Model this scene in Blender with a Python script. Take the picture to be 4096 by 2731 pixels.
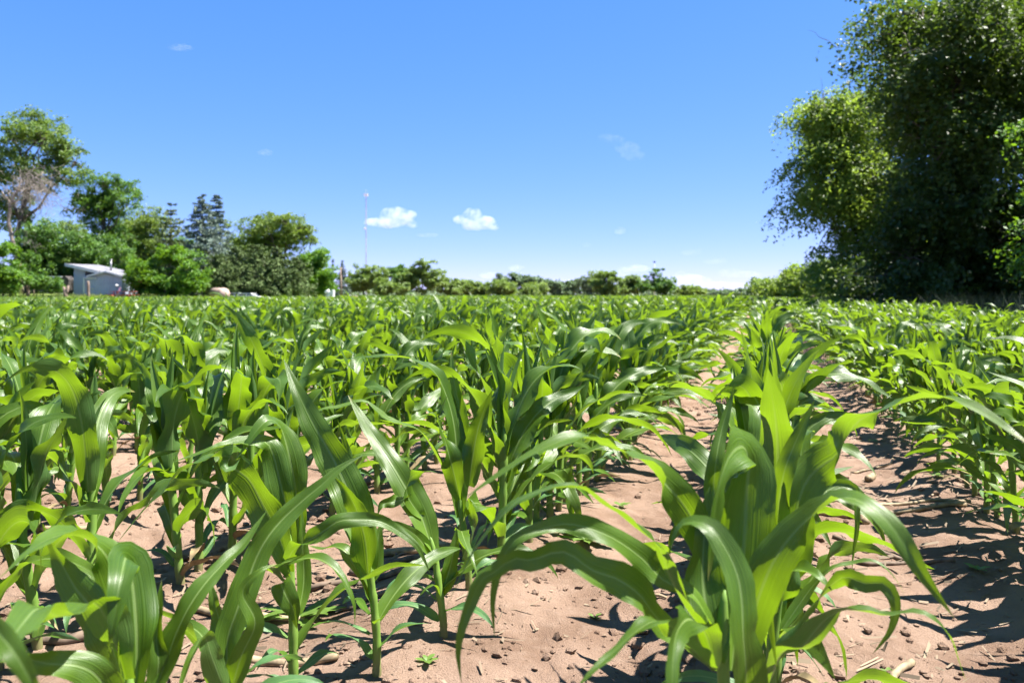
import bpy, math, random
import numpy as np
from mathutils import Vector, Matrix

sc = bpy.context.scene
for o in list(bpy.data.objects): bpy.data.objects.remove(o)
COL = sc.collection
R = math.radians

# ------------------------------------------------------------------ camera
EYE = 0.78
cam_data = bpy.data.cameras.new('camera')
cam = bpy.data.objects.new('camera', cam_data); COL.objects.link(cam)
cam.location = (0, 0, EYE); cam.rotation_euler = (R(90), 0, 0)
cam_data.lens = 28.0; cam_data.sensor_width = 36.0
cam_data.shift_y = -0.0451
cam_data.clip_start = 0.05; cam_data.clip_end = 60000
cam_data.dof.use_dof = True; cam_data.dof.focus_distance = 1.95; cam_data.dof.aperture_fstop = 5.6
sc.camera = cam
# ------------------------------------------------------------------ sky and sun
SUN_EL, SUN_BACK = R(62), R(-8)          # sun high on the right, a little ahead of the camera
to_sun = Vector((math.cos(SUN_EL)*math.cos(SUN_BACK), -math.cos(SUN_EL)*math.sin(SUN_BACK), math.sin(SUN_EL)))
world = bpy.data.worlds.new('World'); sc.world = world; world.use_nodes = True
wn = world.node_tree; wn.nodes.clear()
w_out = wn.nodes.new('ShaderNodeOutputWorld'); w_bg = wn.nodes.new('ShaderNodeBackground')
w_sky = wn.nodes.new('ShaderNodeTexSky'); w_sky.sky_type = 'NISHITA'; w_sky.sun_disc = False
w_sky.sun_elevation = SUN_EL; w_sky.sun_rotation = R(90) + SUN_BACK
w_sky.air_density = 0.5; w_sky.dust_density = 0.0; w_sky.ozone_density = 6.0; w_sky.altitude = 0
w_bg.inputs['Strength'].default_value = 0.106
# the camera's colour response to the clear sky, the same all over: one power curve per channel
w_sep = wn.nodes.new('ShaderNodeSeparateColor'); w_com = wn.nodes.new('ShaderNodeCombineColor')
wn.links.new(w_sky.outputs[0], w_sep.inputs[0])
for ch, (gam, amp) in enumerate(((1.0, 0.51), (0.58, 0.82), (0.5, 1.47))):
    p_ = wn.nodes.new('ShaderNodeMath'); p_.operation = 'POWER'; p_.inputs[1].default_value = gam
    m_ = wn.nodes.new('ShaderNodeMath'); m_.operation = 'MULTIPLY'; m_.inputs[1].default_value = amp
    wn.links.new(w_sep.outputs[ch], p_.inputs[0]); wn.links.new(p_.outputs[0], m_.inputs[0]); wn.links.new(m_.outputs[0], w_com.inputs[ch])
wn.links.new(w_com.outputs[0], w_bg.inputs['Color']); wn.links.new(w_bg.outputs[0], w_out.inputs['Surface'])
sun_data = bpy.data.lights.new('sun', 'SUN'); sun_data.energy = 5.0; sun_data.angle = R(0.53); sun_data.color = (1.0, 0.955, 0.88)
sun = bpy.data.objects.new('sun', sun_data); COL.objects.link(sun)
sun.rotation_euler = to_sun.to_track_quat('Z', 'Y').to_euler(); sun.location = (30, -5, 60)
sc.view_settings.view_transform = 'Standard'; sc.view_settings.look = 'None'
sc.view_settings.gamma = 1.0; sc.view_settings.use_curve_mapping = False
sc.view_settings.exposure = 1.95
sc.render.engine = 'CYCLES'
cy = sc.cycles
cy.max_bounces = 8; cy.diffuse_bounces = 3; cy.glossy_bounces = 2; cy.transmission_bounces = 4
cy.transparent_max_bounces = 8; cy.volume_bounces = 6; cy.caustics_reflective = False; cy.caustics_refractive = False
cy.use_denoising = True; cy.use_adaptive_sampling = True; cy.adaptive_threshold = 0.02

# ------------------------------------------------------------------ helpers
def tag(o, label=None, cat=None, group=None, kind=None):
    for k, v in (('label', label), ('category', cat), ('group', group), ('kind', kind)):
        if v is not None: o[k] = v
    return o
def mesh_np(name, V, quads=None, tris=None, uv=None, smooth=False):
    V = np.asarray(V, dtype=np.float32).reshape(-1, 3)
    me = bpy.data.meshes.new(name)
    nq = 0 if quads is None else len(quads); nt = 0 if tris is None else len(tris)
    loops = np.concatenate([np.asarray(quads, dtype=np.int32).ravel() if nq else np.zeros(0, np.int32),
                            np.asarray(tris, dtype=np.int32).ravel() if nt else np.zeros(0, np.int32)])
    me.vertices.add(len(V)); me.vertices.foreach_set('co', V.ravel())
    me.loops.add(len(loops)); me.loops.foreach_set('vertex_index', loops)
    me.polygons.add(nq+nt)
    starts = np.concatenate([np.arange(nq)*4, nq*4+np.arange(nt)*3]).astype(np.int32)
    me.polygons.foreach_set('loop_start', starts)
    me.polygons.foreach_set('use_smooth', np.full(nq+nt, smooth))
    if uv is not None:
        l = me.uv_layers.new(name='UVMap')
        l.data.foreach_set('uv', np.asarray(uv, dtype=np.float32)[loops].ravel())
    me.update(calc_edges=True); me.validate()
    return me
def link(name, me, mat=None, parent=None, loc=None):
    o = bpy.data.objects.new(name, me); COL.objects.link(o)
    if mat is not None and me is not None and not me.materials: me.materials.append(mat)
    if parent is not None: o.parent = parent
    if loc is not None: o.location = loc
    return o
def empty(name, loc=(0, 0, 0)):
    o = bpy.data.objects.new(name, None); o.empty_display_size = 0.1; o.location = loc; COL.objects.link(o); return o
class MB:
    def __init__(s): s.V = []; s.Q = []; s.T = []
    def n(s): return len(s.V)
    def box(s, lo, hi):
        b = s.n(); x0, y0, z0 = lo; x1, y1, z1 = hi
        s.V += [(x0,y0,z0),(x1,y0,z0),(x1,y1,z0),(x0,y1,z0),(x0,y0,z1),(x1,y0,z1),(x1,y1,z1),(x0,y1,z1)]
        s.Q += [tuple(b+i for i in f) for f in ((0,3,2,1),(4,5,6,7),(0,1,5,4),(1,2,6,5),(2,3,7,6),(3,0,4,7))]; return s
    def prism(s, poly, y0, y1):                     # polygon in XZ extruded along Y
        b = s.n(); k = len(poly)
        s.V += [(x, y0, z) for x, z in poly] + [(x, y1, z) for x, z in poly]
        for i in range(k):
            j = (i+1) % k; s.Q.append((b+i, b+j, b+k+j, b+k+i))
        for i in range(1, k-1): s.T += [(b, b+i+1, b+i), (b+k, b+k+i, b+k+i+1)]
        return s
    def tube(s, P, rad, k=6, cap=True):
        P = [Vector(p) for p in P]; b = s.n(); m = len(P)
        if not hasattr(rad, '__len__'): rad = [rad]*m
        u = None
        for i, p in enumerate(P):
            t = (P[min(i+1, m-1)] - P[max(i-1, 0)]).normalized()
            if u is None: u = t.orthogonal().normalized()
            u = (u - t*u.dot(t)).normalized(); v = t.cross(u)
            for j in range(k):
                a = 2*math.pi*j/k; s.V.append(tuple(p + (u*math.cos(a) + v*math.sin(a))*rad[i]))
        for i in range(m-1):
            for j in range(k):
                j2 = (j+1) % k; s.Q.append((b+i*k+j, b+i*k+j2, b+(i+1)*k+j2, b+(i+1)*k+j))
        if cap:
            for base, rev in ((b, True), (b+(m-1)*k, False)):
                for j in range(1, k-1):
                    s.T.append((base, base+j+1, base+j) if rev else (base, base+j, base+j+1))
        return s
    def mesh(s, name, smooth=False): return mesh_np(name, s.V, s.Q, s.T, smooth=smooth)
    def build(s, name, mat, parent=None, smooth=False, loc=None): return link(name, s.mesh(name, smooth), mat, parent, loc)
def vnoise(x, y, seed=0):                            # smooth value noise, numpy
    xi = np.floor(x).astype(np.int64); yi = np.floor(y).astype(np.int64); xf = x-xi; yf = y-yi
    def h(a, b):
        n = (a*374761393 + b*668265263 + seed*974634777) & 0xffffffff
        n = ((n ^ (n >> 13))*1274126177) & 0xffffffff
        return ((n ^ (n >> 16)) & 0xffff)/65535.0
    u = xf*xf*(3-2*xf); v = yf*yf*(3-2*yf)
    return (h(xi,yi)*(1-u)+h(xi+1,yi)*u)*(1-v) + (h(xi,yi+1)*(1-u)+h(xi+1,yi+1)*u)*v
def sstep(a, b, x): t = np.clip((x-a)/(b-a), 0, 1); return t*t*(3-2*t)

# ------------------------------------------------------------------ materials
class NT:
    def __init__(s, name):
        s.m = bpy.data.materials.new(name); s.m.use_nodes = True; s.t = s.m.node_tree; s.t.nodes.clear()
        s.out = s.t.nodes.new('ShaderNodeOutputMaterial')
    def n(s, typ, ins=None, **props):
        nd = s.t.nodes.new('ShaderNode'+typ)
        for k, v in props.items(): setattr(nd, k, v)
        for k, v in (ins or {}).items():
            if isinstance(v, bpy.types.NodeSocket): s.t.links.new(v, nd.inputs[k])
            else: nd.inputs[k].default_value = v
        return nd
    def math(s, op, a, b=0.0, c=0.0): return s.n('Math', {0: a, 1: b, 2: c}, operation=op).outputs[0]
    def mix(s, f, a, b, blend='MIX'):
        nd = s.n('Mix', data_type='RGBA', blend_type=blend)
        for k, v in ((0, f), (6, a), (7, b)):
            if isinstance(v, bpy.types.NodeSocket): s.t.links.new(v, nd.inputs[k])
            else: nd.inputs[k].default_value = (*v, 1.0) if isinstance(v, tuple) and len(v) == 3 else v
        return nd.outputs[2]
    def ramp(s, f, stops):
        nd = s.n('ValToRGB', {0: f}); e = nd.color_ramp.elements
        while len(e) < len(stops): e.new(0.5)
        for el, (p, c) in zip(e, stops): el.position = p; el.color = (*c, 1.0)
        return nd.outputs[0]
    def smooth(s, x, a, b): return s.n('MapRange', {0: x, 1: a, 2: b, 3: 0.0, 4: 1.0}, interpolation_type='SMOOTHSTEP').outputs[0]
    def done(s, shader): s.t.links.new(shader, s.out.inputs['Surface']); return s.m
ALB = 0.78
def alb(c): return tuple(x*ALB for x in c)
def m_plain(name, c, rough=0.7, var=0.12, scale=6.0, metal=0.0, bump=0.0):
    c = alb(c); t = NT(name); tc = t.n('TexCoord').outputs['Object']
    no = t.n('TexNoise', {'Vector': tc, 'Scale': scale, 'Detail': 5.0}).outputs[0]
    lo = tuple(max(0, x*(1-var*2)) for x in c); hi = tuple(min(1, x*(1+var)) for x in c)
    c_ = t.mix(t.smooth(no, 0.3, 0.7), lo, hi)
    b = t.n('BsdfPrincipled', {'Base Color': c_, 'Roughness': rough, 'Metallic': metal})
    if bump: t.t.links.new(t.n('Bump', {'Height': no, 'Strength': bump, 'Distance': 0.02}).outputs[0], b.inputs['Normal'])
    return t.done(b.outputs[0])
def m_corn(name, dark, lite, trans, tmix=0.36, rough=0.36):
    dark, lite, trans = alb(dark), alb(lite), alb(trans); t = NT(name)
    uv = t.n('SeparateXYZ', {0: t.n('UVMap').outputs[0]}); u, v = uv.outputs[0], uv.outputs[1]
    rnd = t.n('ObjectInfo').outputs['Random']; geo = t.n('NewGeometry')
    across = t.math('ABSOLUTE', t.math('SUBTRACT', u, 0.5))
    rib = t.math('MULTIPLY', t.math('SUBTRACT', 1.0, t.smooth(across, 0.012, 0.055)), t.math('SUBTRACT', 1.0, t.smooth(v, 0.55, 0.98)))
    vein = t.math('SINE', t.math('ADD', t.math('MULTIPLY', u, 150.0), t.math('MULTIPLY', t.math('SINE', t.math('MULTIPLY', u, 23.0)), 4.0))); vein2 = t.math('SINE', t.math('MULTIPLY', u, 47.0))
    tc = t.n('TexCoord').outputs['Object']
    no = t.n('TexNoise', {'Vector': tc, 'Scale': 9.0, 'Detail': 3.0}).outputs[0]
    f = t.math('ADD', t.math('MULTIPLY', rnd, 0.55), t.math('MULTIPLY', no, 0.55))
    f = t.math('ADD', f, t.math('MULTIPLY', vein, 0.10)); f = t.math('ADD', f, t.math('MULTIPLY', vein2, 0.10))
    sp = t.n('TexNoise', {'Vector': tc, 'Scale': 55.0, 'Detail': 3.0}).outputs[0]; f = t.math('ADD', f, t.math('MULTIPLY', t.math('SUBTRACT', sp, 0.5), 0.35))
    c = t.mix(f, dark, lite)
    basal = t.math('SUBTRACT', 1.0, t.smooth(v, 0.02, 0.30))
    c = t.mix(t.math('MULTIPLY', basal, 0.6), c, (0.15, 0.27, 0.03))
    tip = t.math('MULTIPLY', t.smooth(v, 0.93, 1.0), t.math('GREATER_THAN', rnd, 0.72))
    c = t.mix(t.math('MULTIPLY', tip, 0.6), c, (0.35, 0.27, 0.10))
    c = t.mix(t.math('MULTIPLY', rib, 0.6), c, (0.24, 0.34, 0.11))
    under = t.mix(0.35, c, (0.10, 0.19, 0.09)); c = t.mix(geo.outputs['Backfacing'], c, under)
    bump = t.n('Bump', {'Height': t.math('ADD', t.math('MULTIPLY', vein, 0.35), t.math('MULTIPLY', rib, -3.0)), 'Strength': 0.22, 'Distance': 0.002})
    b = t.n('BsdfPrincipled', {'Base Color': c, 'Roughness': rough, 'Specular IOR Level': 0.5, 'Normal': bump.outputs[0]})
    tcol = t.mix(t.math('MULTIPLY', rib, 0.5), t.mix(f, trans, tuple(x*1.15 for x in trans)), (0.25, 0.36, 0.05))
    tr = t.n('BsdfTranslucent', {'Color': tcol, 'Normal': bump.outputs[0]})
    return t.done(t.n('MixShader', {0: tmix, 1: b.outputs[0], 2: tr.outputs[0]}).outputs[0])
def m_foliage(name, c1, c2, trans=None, tmix=0.3, rough=0.5, scale=0.6):
    c1, c2 = alb(c1), alb(c2); trans = alb(trans) if trans else None
    t = NT(name); tc = t.n('TexCoord').outputs['Object']; isl = t.n('NewGeometry').outputs['Random Per Island']
    no = t.n('TexNoise', {'Vector': tc, 'Scale': scale, 'Detail': 2.0}).outputs[0]
    f = t.math('ADD', t.math('MULTIPLY', isl, 0.5), t.math('MULTIPLY', t.smooth(no, 0.35, 0.65), 0.5))
    c = t.mix(f, c1, c2)
    b = t.n('BsdfPrincipled', {'Base Color': c, 'Roughness': rough, 'Specular IOR Level': 0.35})
    trans = trans or tuple(min(1, x*1.9) for x in c2)
    tr = t.n('BsdfTranslucent', {'Color': t.mix(f, tuple(x*0.75 for x in trans), trans)})
    return t.done(t.n('MixShader', {0: tmix, 1: b.outputs[0], 2: tr.outputs[0]}).outputs[0])
def m_soil():
    t = NT('field_soil'); tc = t.n('TexCoord').outputs['Object']
    big = t.n('TexNoise', {'Vector': tc, 'Scale': 2.3, 'Detail': 4.0}).outputs[0]
    mid = t.n('TexNoise', {'Vector': tc, 'Scale': 22.0, 'Detail': 6.0, 'Roughness': 0.65}).outputs[0]
    fine = t.n('TexNoise', {'Vector': tc, 'Scale': 240.0, 'Detail': 4.0, 'Roughness': 0.7}).outputs[0]
    patch = t.n('TexNoise', {'Vector': tc, 'Scale': 6.5, 'Detail': 3.0}).outputs[0]
    c = t.mix(t.smooth(t.math('ADD', t.math('MULTIPLY', big, 0.55), t.math('MULTIPLY', patch, 0.45)), 0.38, 0.62), (0.235, 0.155, 0.108), (0.37, 0.262, 0.192))
    c = t.mix(t.math('MULTIPLY', t.smooth(mid, 0.45, 0.75), 0.5), c, (0.39, 0.290, 0.220))
    c = t.mix(t.math('MULTIPLY', t.smooth(fine, 0.52, 0.72), 0.55), c, (0.17, 0.112, 0.078))
    grit = t.n('TexVoronoi', {'Vector': tc, 'Scale': 130.0}).outputs['Distance']
    rndc = t.n('TexNoise', {'Vector': tc, 'Scale': 70.0, 'Detail': 1.0}).outputs[0]
    g = t.math('MULTIPLY', t.math('LESS_THAN', grit, 0.16), t.math('GREATER_THAN', rndc, 0.60))
    c = t.mix(t.math('MULTIPLY', g, 0.7), c, (0.42, 0.34, 0.27))
    c = t.mix(1.0, c, (0.75, 0.725, 0.73), 'MULTIPLY')
    h = t.math('ADD', t.math('MULTIPLY', fine, 0.5), t.math('ADD', t.math('MULTIPLY', mid, 0.9), t.math('MULTIPLY', g, 0.25)))
    bump = t.n('Bump', {'Height': h, 'Strength': 0.9, 'Distance': 0.02})
    return t.done(t.n('BsdfPrincipled', {'Base Color': c, 'Roughness': 0.95, 'Specular IOR Level': 0.1, 'Normal': bump.outputs[0]}).outputs[0])
def m_lawn(name, a, b):
    t = NT(name); tc = t.n('TexCoord').outputs['Object']
    n1 = t.n('TexNoise', {'Vector': tc, 'Scale': 0.5, 'Detail': 5.0}).outputs[0]; n2 = t.n('TexNoise', {'Vector': tc, 'Scale': 14.0, 'Detail': 4.0}).outputs[0]
    c = t.mix(t.math('ADD', t.math('MULTIPLY', n1, 0.6), t.math('MULTIPLY', n2, 0.4)), a, b)
    bump = t.n('Bump', {'Height': n2, 'Strength': 0.8, 'Distance': 0.06})
    return t.done(t.n('BsdfPrincipled', {'Base Color': c, 'Roughness': 0.9, 'Specular IOR Level': 0.15, 'Normal': bump.outputs[0]}).outputs[0])

M = {}
M['soil'] = m_soil()
M['corn'] = m_corn('corn_leaf', (0.034, 0.088, 0.007), (0.092, 0.178, 0.014), (0.27, 0.45, 0.010), 0.36, 0.41)
M['corn_low'] = m_corn('corn_lower_leaf', (0.055, 0.15, 0.045), (0.10, 0.22, 0.075), (0.20, 0.42, 0.05), 0.28, 0.45)
def m_stalk():
    t = NT('corn_stalk'); tc = t.n('TexCoord').outputs['Object']; z = t.n('SeparateXYZ', {0: tc}).outputs[2]
    no = t.n('TexNoise', {'Vector': tc, 'Scale': 30.0, 'Detail': 4.0}).outputs[0]
    c = t.mix(no, (0.10, 0.20, 0.035), (0.19, 0.30, 0.05))
    foot = t.math('SUBTRACT', 1.0, t.smooth(t.math('ADD', z, t.math('MULTIPLY', no, 0.03)), 0.015, 0.075))
    c = t.mix(t.math('MULTIPLY', foot, 0.7), c, (0.20, 0.14, 0.09))
    b = t.n('BsdfPrincipled', {'Base Color': c, 'Roughness': 0.5, 'Specular IOR Level': 0.35})
    tr = t.n('BsdfTranslucent', {'Color': (0.3, 0.45, 0.04, 1)})
    return t.done(t.n('MixShader', {0: 0.15, 1: b.outputs[0], 2: tr.outputs[0]}).outputs[0])
M['stalk'] = m_stalk()
M['straw'] = m_plain('dry_straw', (0.36, 0.27, 0.16), 0.75, 0.25, 40.0)
M['husk'] = m_plain('grey_husk', (0.17, 0.12, 0.085), 0.85, 0.25, 40.0)
M['bark'] = m_plain('bark', (0.12, 0.095, 0.07), 0.9, 0.3, 5.0, bump=0.6)
M['bark_pale'] = m_plain('pale_bark', (0.36, 0.29, 0.23), 0.85, 0.25, 5.0, bump=0.5)
M['dead'] = m_plain('dead_twigs', (0.27, 0.235, 0.205), 0.9, 0.2, 2.0)

# ------------------------------------------------------------------ ground
ROW_SLOPE, ROW_STEP, ROW_C = 0.314, 0.80, 0.03       # x = slope*y + c on a row; row step across
def terrain(x, y):
    a = x/np.maximum(y, 1.0)
    yard = sstep(70, 84, y)*(1-sstep(-0.46, -0.36, a))*(1-sstep(400, 900, y))
    return 0.92*yard
def soil_relief(x, y):
    u = (x - ROW_SLOPE*y - ROW_C)/ROW_STEP
    near = 1 - sstep(5.0, 14.0, np.hypot(x, y))
    ridge = 0.020*np.cos(2*math.pi*u)
    b = (vnoise(x*2.1, y*2.1, 1)-.5)*0.034 + (vnoise(x*7, y*7, 2)-.5)*0.026 + (vnoise(x*17, y*17, 3)-.5)*0.016*vnoise(x*1.7, y*1.7, 6)*1.6 + (vnoise(x*38, y*38, 4)-.5)*0.009*vnoise(x*2.3, y*2.3, 8)*1.5
    return ridge*(1 - sstep(30, 60, y)) + b*near - 0.012
def axis(dense0, dense1, step, far0, far1, grow=1.09):
    a = list(np.arange(dense0, dense1, step))
    s, v = step, a[-1]
    while v < far1: s *= grow; v += s; a.append(v)
    s, v = step, dense0; pre = []
    while v > far0: s *= grow; v -= s; pre.append(v)
    return np.array(pre[::-1] + a)
gx = axis(-2.2, 2.6, 0.024, -4000, 4000, 1.10); gy = axis(0.9, 5.0, 0.024, -300, 6000, 1.085)
GX, GY = np.meshgrid(gx, gy); GZ = terrain(GX, GY) + soil_relief(GX, GY)
def grid_mesh(name, X, Y, Z, smooth=True):
    h, w = X.shape; i = np.arange(h*w).reshape(h, w)
    q = np.stack([i[:-1, :-1], i[:-1, 1:], i[1:, 1:], i[1:, :-1]], -1).reshape(-1, 4)
    return mesh_np(name, np.stack([X, Y, Z], -1), q, smooth=smooth)
tag(link('ground', grid_mesh('ground', GX, GY, GZ), M['soil']), 'bare brown field soil under the rows of young corn', kind='structure')
def gz(x, y): return float(terrain(np.array(x), np.array(y)) + soil_relief(np.array(x), np.array(y)))
# grass verge along the tree line (right of the last corn row) and the farmyard lawn
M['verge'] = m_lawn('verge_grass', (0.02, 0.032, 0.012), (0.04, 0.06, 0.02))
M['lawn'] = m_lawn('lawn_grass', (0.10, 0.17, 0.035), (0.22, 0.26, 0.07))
yy = np.concatenate([np.linspace(-6, 60, 45), np.geomspace(62, 420, 30)]); tt = np.linspace(0, 1, 14)
TY, YY = np.meshgrid(tt, yy); XX = ROW_SLOPE*YY + 4.15 + TY*(60 + 0.25*YY)
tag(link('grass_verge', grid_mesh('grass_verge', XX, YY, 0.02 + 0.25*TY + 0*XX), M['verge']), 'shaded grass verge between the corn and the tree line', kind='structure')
yy = np.concatenate([np.linspace(71.0, 90, 30), np.geomspace(91, 160, 16)]); tt = np.linspace(0, 1, 40)
TY, YY = np.meshgrid(tt, yy); XX = (-1.0 + TY*0.80)*YY
LZ = terrain(XX, YY) + 0.012
tag(link('yard_lawn', grid_mesh('yard_lawn', XX, YY, LZ), M['lawn']), 'pale mown farmyard grass around the shed', kind='structure')

# ------------------------------------------------------------------ corn leaves
def resample(P, n):
    P = np.asarray(P, float); P = np.vstack([2*P[0]-P[1], P, 2*P[-1]-P[-2]])
    out = []; m = len(P)-3
    for k in range(m):
        p0, p1, p2, p3 = P[k:k+4]
        for t in np.linspace(0, 1, 12, endpoint=False):
            out.append(0.5*((2*p1)+(-p0+p2)*t+(2*p0-5*p1+4*p2-p3)*t*t+(-p0+3*p1-3*p2+p3)*t**3))
    out.append(P[-2]); out = np.array(out)
    L = np.concatenate([[0], np.cumsum(np.linalg.norm(np.diff(out, axis=0), axis=1))])
    s = np.linspace(0, L[-1], n)
    return np.stack([np.interp(s, L, out[:, i]) for i in range(3)], -1), L[-1]
def width_profile(s, peak=0.38, base=0.5, q=1.55):
    rise = base + (1-base)*np.sin(np.clip(s/peak, 0, 1)*math.pi/2)
    fall = np.clip(1-((np.clip(s-peak, 0, 1))/(1-peak))**q, 0, 1)**0.9
    return np.where(s < peak, rise, fall)
def leaf_arrays(C, N, width, fold, rng, ns, nt, base=0.5, peak=0.38, wave=0.11, length=0.5, q=1.55):
    """C, N: (ns+1,3) centre line and blade normals; half-blade split at the midrib, folded and rippled."""
    T = np.gradient(C, axis=0); T /= np.linalg.norm(T, axis=1, keepdims=True)+1e-9
    N = N/ (np.linalg.norm(N, axis=1, keepdims=True)+1e-9); N = N - T*np.sum(N*T, 1, keepdims=True); prev = N[0]
    for i in range(len(N)):                           # keep the blade from spinning where it hangs straight down
        v = N[i]*1.0 + 0.5*(prev - T[i]*np.dot(prev, T[i])); prev = v/(np.linalg.norm(v)+1e-9); N[i] = prev
    S = np.cross(T, N)
    s = np.linspace(0, 1, ns+1); w = width_profile(s, peak, base, q)*width*0.5
    w = w*(1 + 0.05*np.sin(s*9 + rng.random()*6))
    t = np.linspace(-1, 1, 2*nt+1)
    A = np.abs(t)
    ph = rng.random(2)*6.28; k = rng.uniform(2.2, 4.2)*length/0.45; k2 = k*rng.uniform(1.1, 1.5)
    amp = wave*width*np.sin(np.clip(s*1.15, 0, 1)*math.pi)**0.6*rng.uniform(0.5, 1.5)
    f = fold if hasattr(fold, '__len__') else np.full(ns+1, fold)
    V = np.empty((ns+1, 2*nt+1, 3)); 
    for j, tj in enumerate(t):
        side = 0 if tj < 0 else 1
        rip = amp*np.sin((k if side else k2)*6.28*s + ph[side])*A[j]**2
        rip = rip + .028*width*np.sin((11 if side else 13)*6.28*s*length/.45 + ph[side]*3 + 2*np.sin(s*9))*A[j]**3*np.sin(np.clip(s*1.1, 0, 1)*math.pi)
        lat = w*tj*np.cos(f*0.9); up = w*A[j]**1.2*np.sin(f*0.9) - w*0.10*A[j]**3
        V[:, j] = C + S*lat[:, None] + N*(up+rip)[:, None]
    i = np.arange((ns+1)*(2*nt+1)).reshape(ns+1, 2*nt+1)
    q = np.stack([i[:-1, :-1], i[:-1, 1:], i[1:, 1:], i[1:, :-1]], -1).reshape(-1, 4)
    UV = np.stack(np.meshgrid((t+1)/2, s), -1).reshape(-1, 2)
    return V.reshape(-1, 3), q, UV
def generic_leaf(kind, rng, ns, nt):
    """a blade leaving the stalk axis along +X, base at the origin"""
    s = np.linspace(0, 1, ns+1)
    if kind == 'low':
        L, W = rng.uniform(.12, .21), rng.uniform(.022, .031); th0, dth, p = R(rng.uniform(30, 60)), R(rng.uniform(60, 120)), 1.2; fold = .35
    elif kind == 'mid':
        L, W = rng.uniform(.27, .42), rng.uniform(.040, .057); th0, dth, p = R(rng.uniform(16, 40)), R(rng.uniform(60, 150)), rng.uniform(.9, 1.7); fold = .32
    elif kind == 'up':
        L, W = rng.uniform(.29, .46), rng.uniform(.052, .076); th0, dth, p = R(rng.uniform(5, 20)), R(rng.uniform(35, 165)), rng.uniform(1.3, 2.8); fold = .28
    else:
        L, W = rng.uniform(.15, .27), rng.uniform(.030, .048); th0, dth, p = R(rng.uniform(1, 9)), R(rng.uniform(5, 45)), 2.0; fold = .75
    th = th0 + dth*s**p
    if kind in ('mid', 'up') and rng.random() < .35: th = th - R(rng.uniform(20, 60))*sstep(.72, 1.0, s)
    yaw = np.cumsum(np.full(ns+1, R(rng.uniform(-45, 45))/ns)*s*2)
    d = np.stack([np.sin(th)*np.cos(yaw), np.sin(th)*np.sin(yaw), np.cos(th)], -1)*L/ns
    C = np.vstack([[0, 0, 0], np.cumsum(d[:-1], axis=0)])
    n = np.stack([-np.cos(th)*np.cos(yaw), -np.cos(th)*np.sin(yaw), np.sin(th)], -1)
    T = d/np.linalg.norm(d, axis=1, keepdims=True); b = np.cross(T, n)
    tw = R(rng.uniform(-110, 110))*s**1.3 + R(rng.uniform(-12, 12))
    N = n*np.cos(tw)[:, None] + b*np.sin(tw)[:, None]
    fo = fold + (1.0-fold)*np.exp(-s*9) if kind != 'spear' else np.full(ns+1, fold) + .5*np.exp(-s*5)
    return leaf_arrays(C, N, W, fo, rng, ns, nt, base=.62 if kind != 'spear' else .5, length=L, wave=.22 if kind != 'spear' else .04)
def stalk_arrays(P, r, k=8, nodes=5):
    P, L = resample(P, 30); mb = MB(); n = len(P); s = np.linspace(0, 1, n)
    rad = r*(1.0 - .20*s) * (1 + .26*((s*nodes) % 1.0)**2.0)
    rad[0] *= 1.15; rad[-3:] *= np.array([.8, .55, .2])
    mb.tube(P, list(rad), k); return mb
lib_rng = np.random.default_rng(7)
M['dry_leaf'] = m_plain('withered_leaf', (0.30, 0.22, 0.11), .8, .25, 30.0)
LEAF = {}
for kind, cnt in (('low', 8), ('mid', 22), ('up', 20), ('spear', 10)):
    LEAF[kind] = []
    for i in range(cnt):
        ns = {'low': 10, 'mid': 22, 'up': 22, 'spear': 12}[kind]
        V, q, uv = generic_leaf(kind, lib_rng, ns, 2)
        me = mesh_np('leaf', V, q, uv=uv, smooth=True); me.materials.append(M['corn_low'] if kind == 'low' else M['corn'])
        LEAF[kind].append(me)
STALK = []
for i in range(5):
    b = lib_rng.normal(0, .008, 2)
    mb = stalk_arrays([(0, 0, -.03), (b[0]*.3, b[1]*.3, .1), (b[0], b[1], .22), (b[0]*1.2, b[1]*1.2, .36)], .0105)
    me = mb.mesh('stalk', True); me.materials.append(M['stalk']); STALK.append(me)
def plan_plant(rng):
    """which blades a plant carries: (kind, height, azimuth, size)"""
    az0 = rng.random()*6.28; out = []; z = .035; side = 0
    spec = [('low', .025), ('low', .045), ('low', .065), ('mid', .085), ('mid', .125), ('mid', .165), ('mid', .205), ('up', .245), ('up', .28), ('up', .31), ('spear', .33), ('spear', .34)]
    if rng.random() < .3: spec = spec[1:]
    if rng.random() < .5: spec.append(('spear', .32))
    for kind, h in spec:
        out.append((kind, h+rng.normal(0, .008), az0 + side*math.pi + rng.normal(0, .38), rng.uniform(.86, 1.14), rng.normal(0, .05)))
        side += 1
    return out
def leaf_matrix(h, az, size, tilt, kind):
    off = {'low': .010, 'mid': .010, 'up': .007, 'spear': .003}[kind]
    return Matrix.Translation((off*math.cos(az), off*math.sin(az), h)) @ Matrix.Rotation(az, 4, 'Z') @ Matrix.Rotation(tilt, 4, 'Y') @ Matrix.Scale(size, 4)

def drift(k, y): return 0.10*float(sstep(1.6, 4.6, np.array(y))) if k <= 1 else 0.0     # the left rows were drilled a little askew
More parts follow.
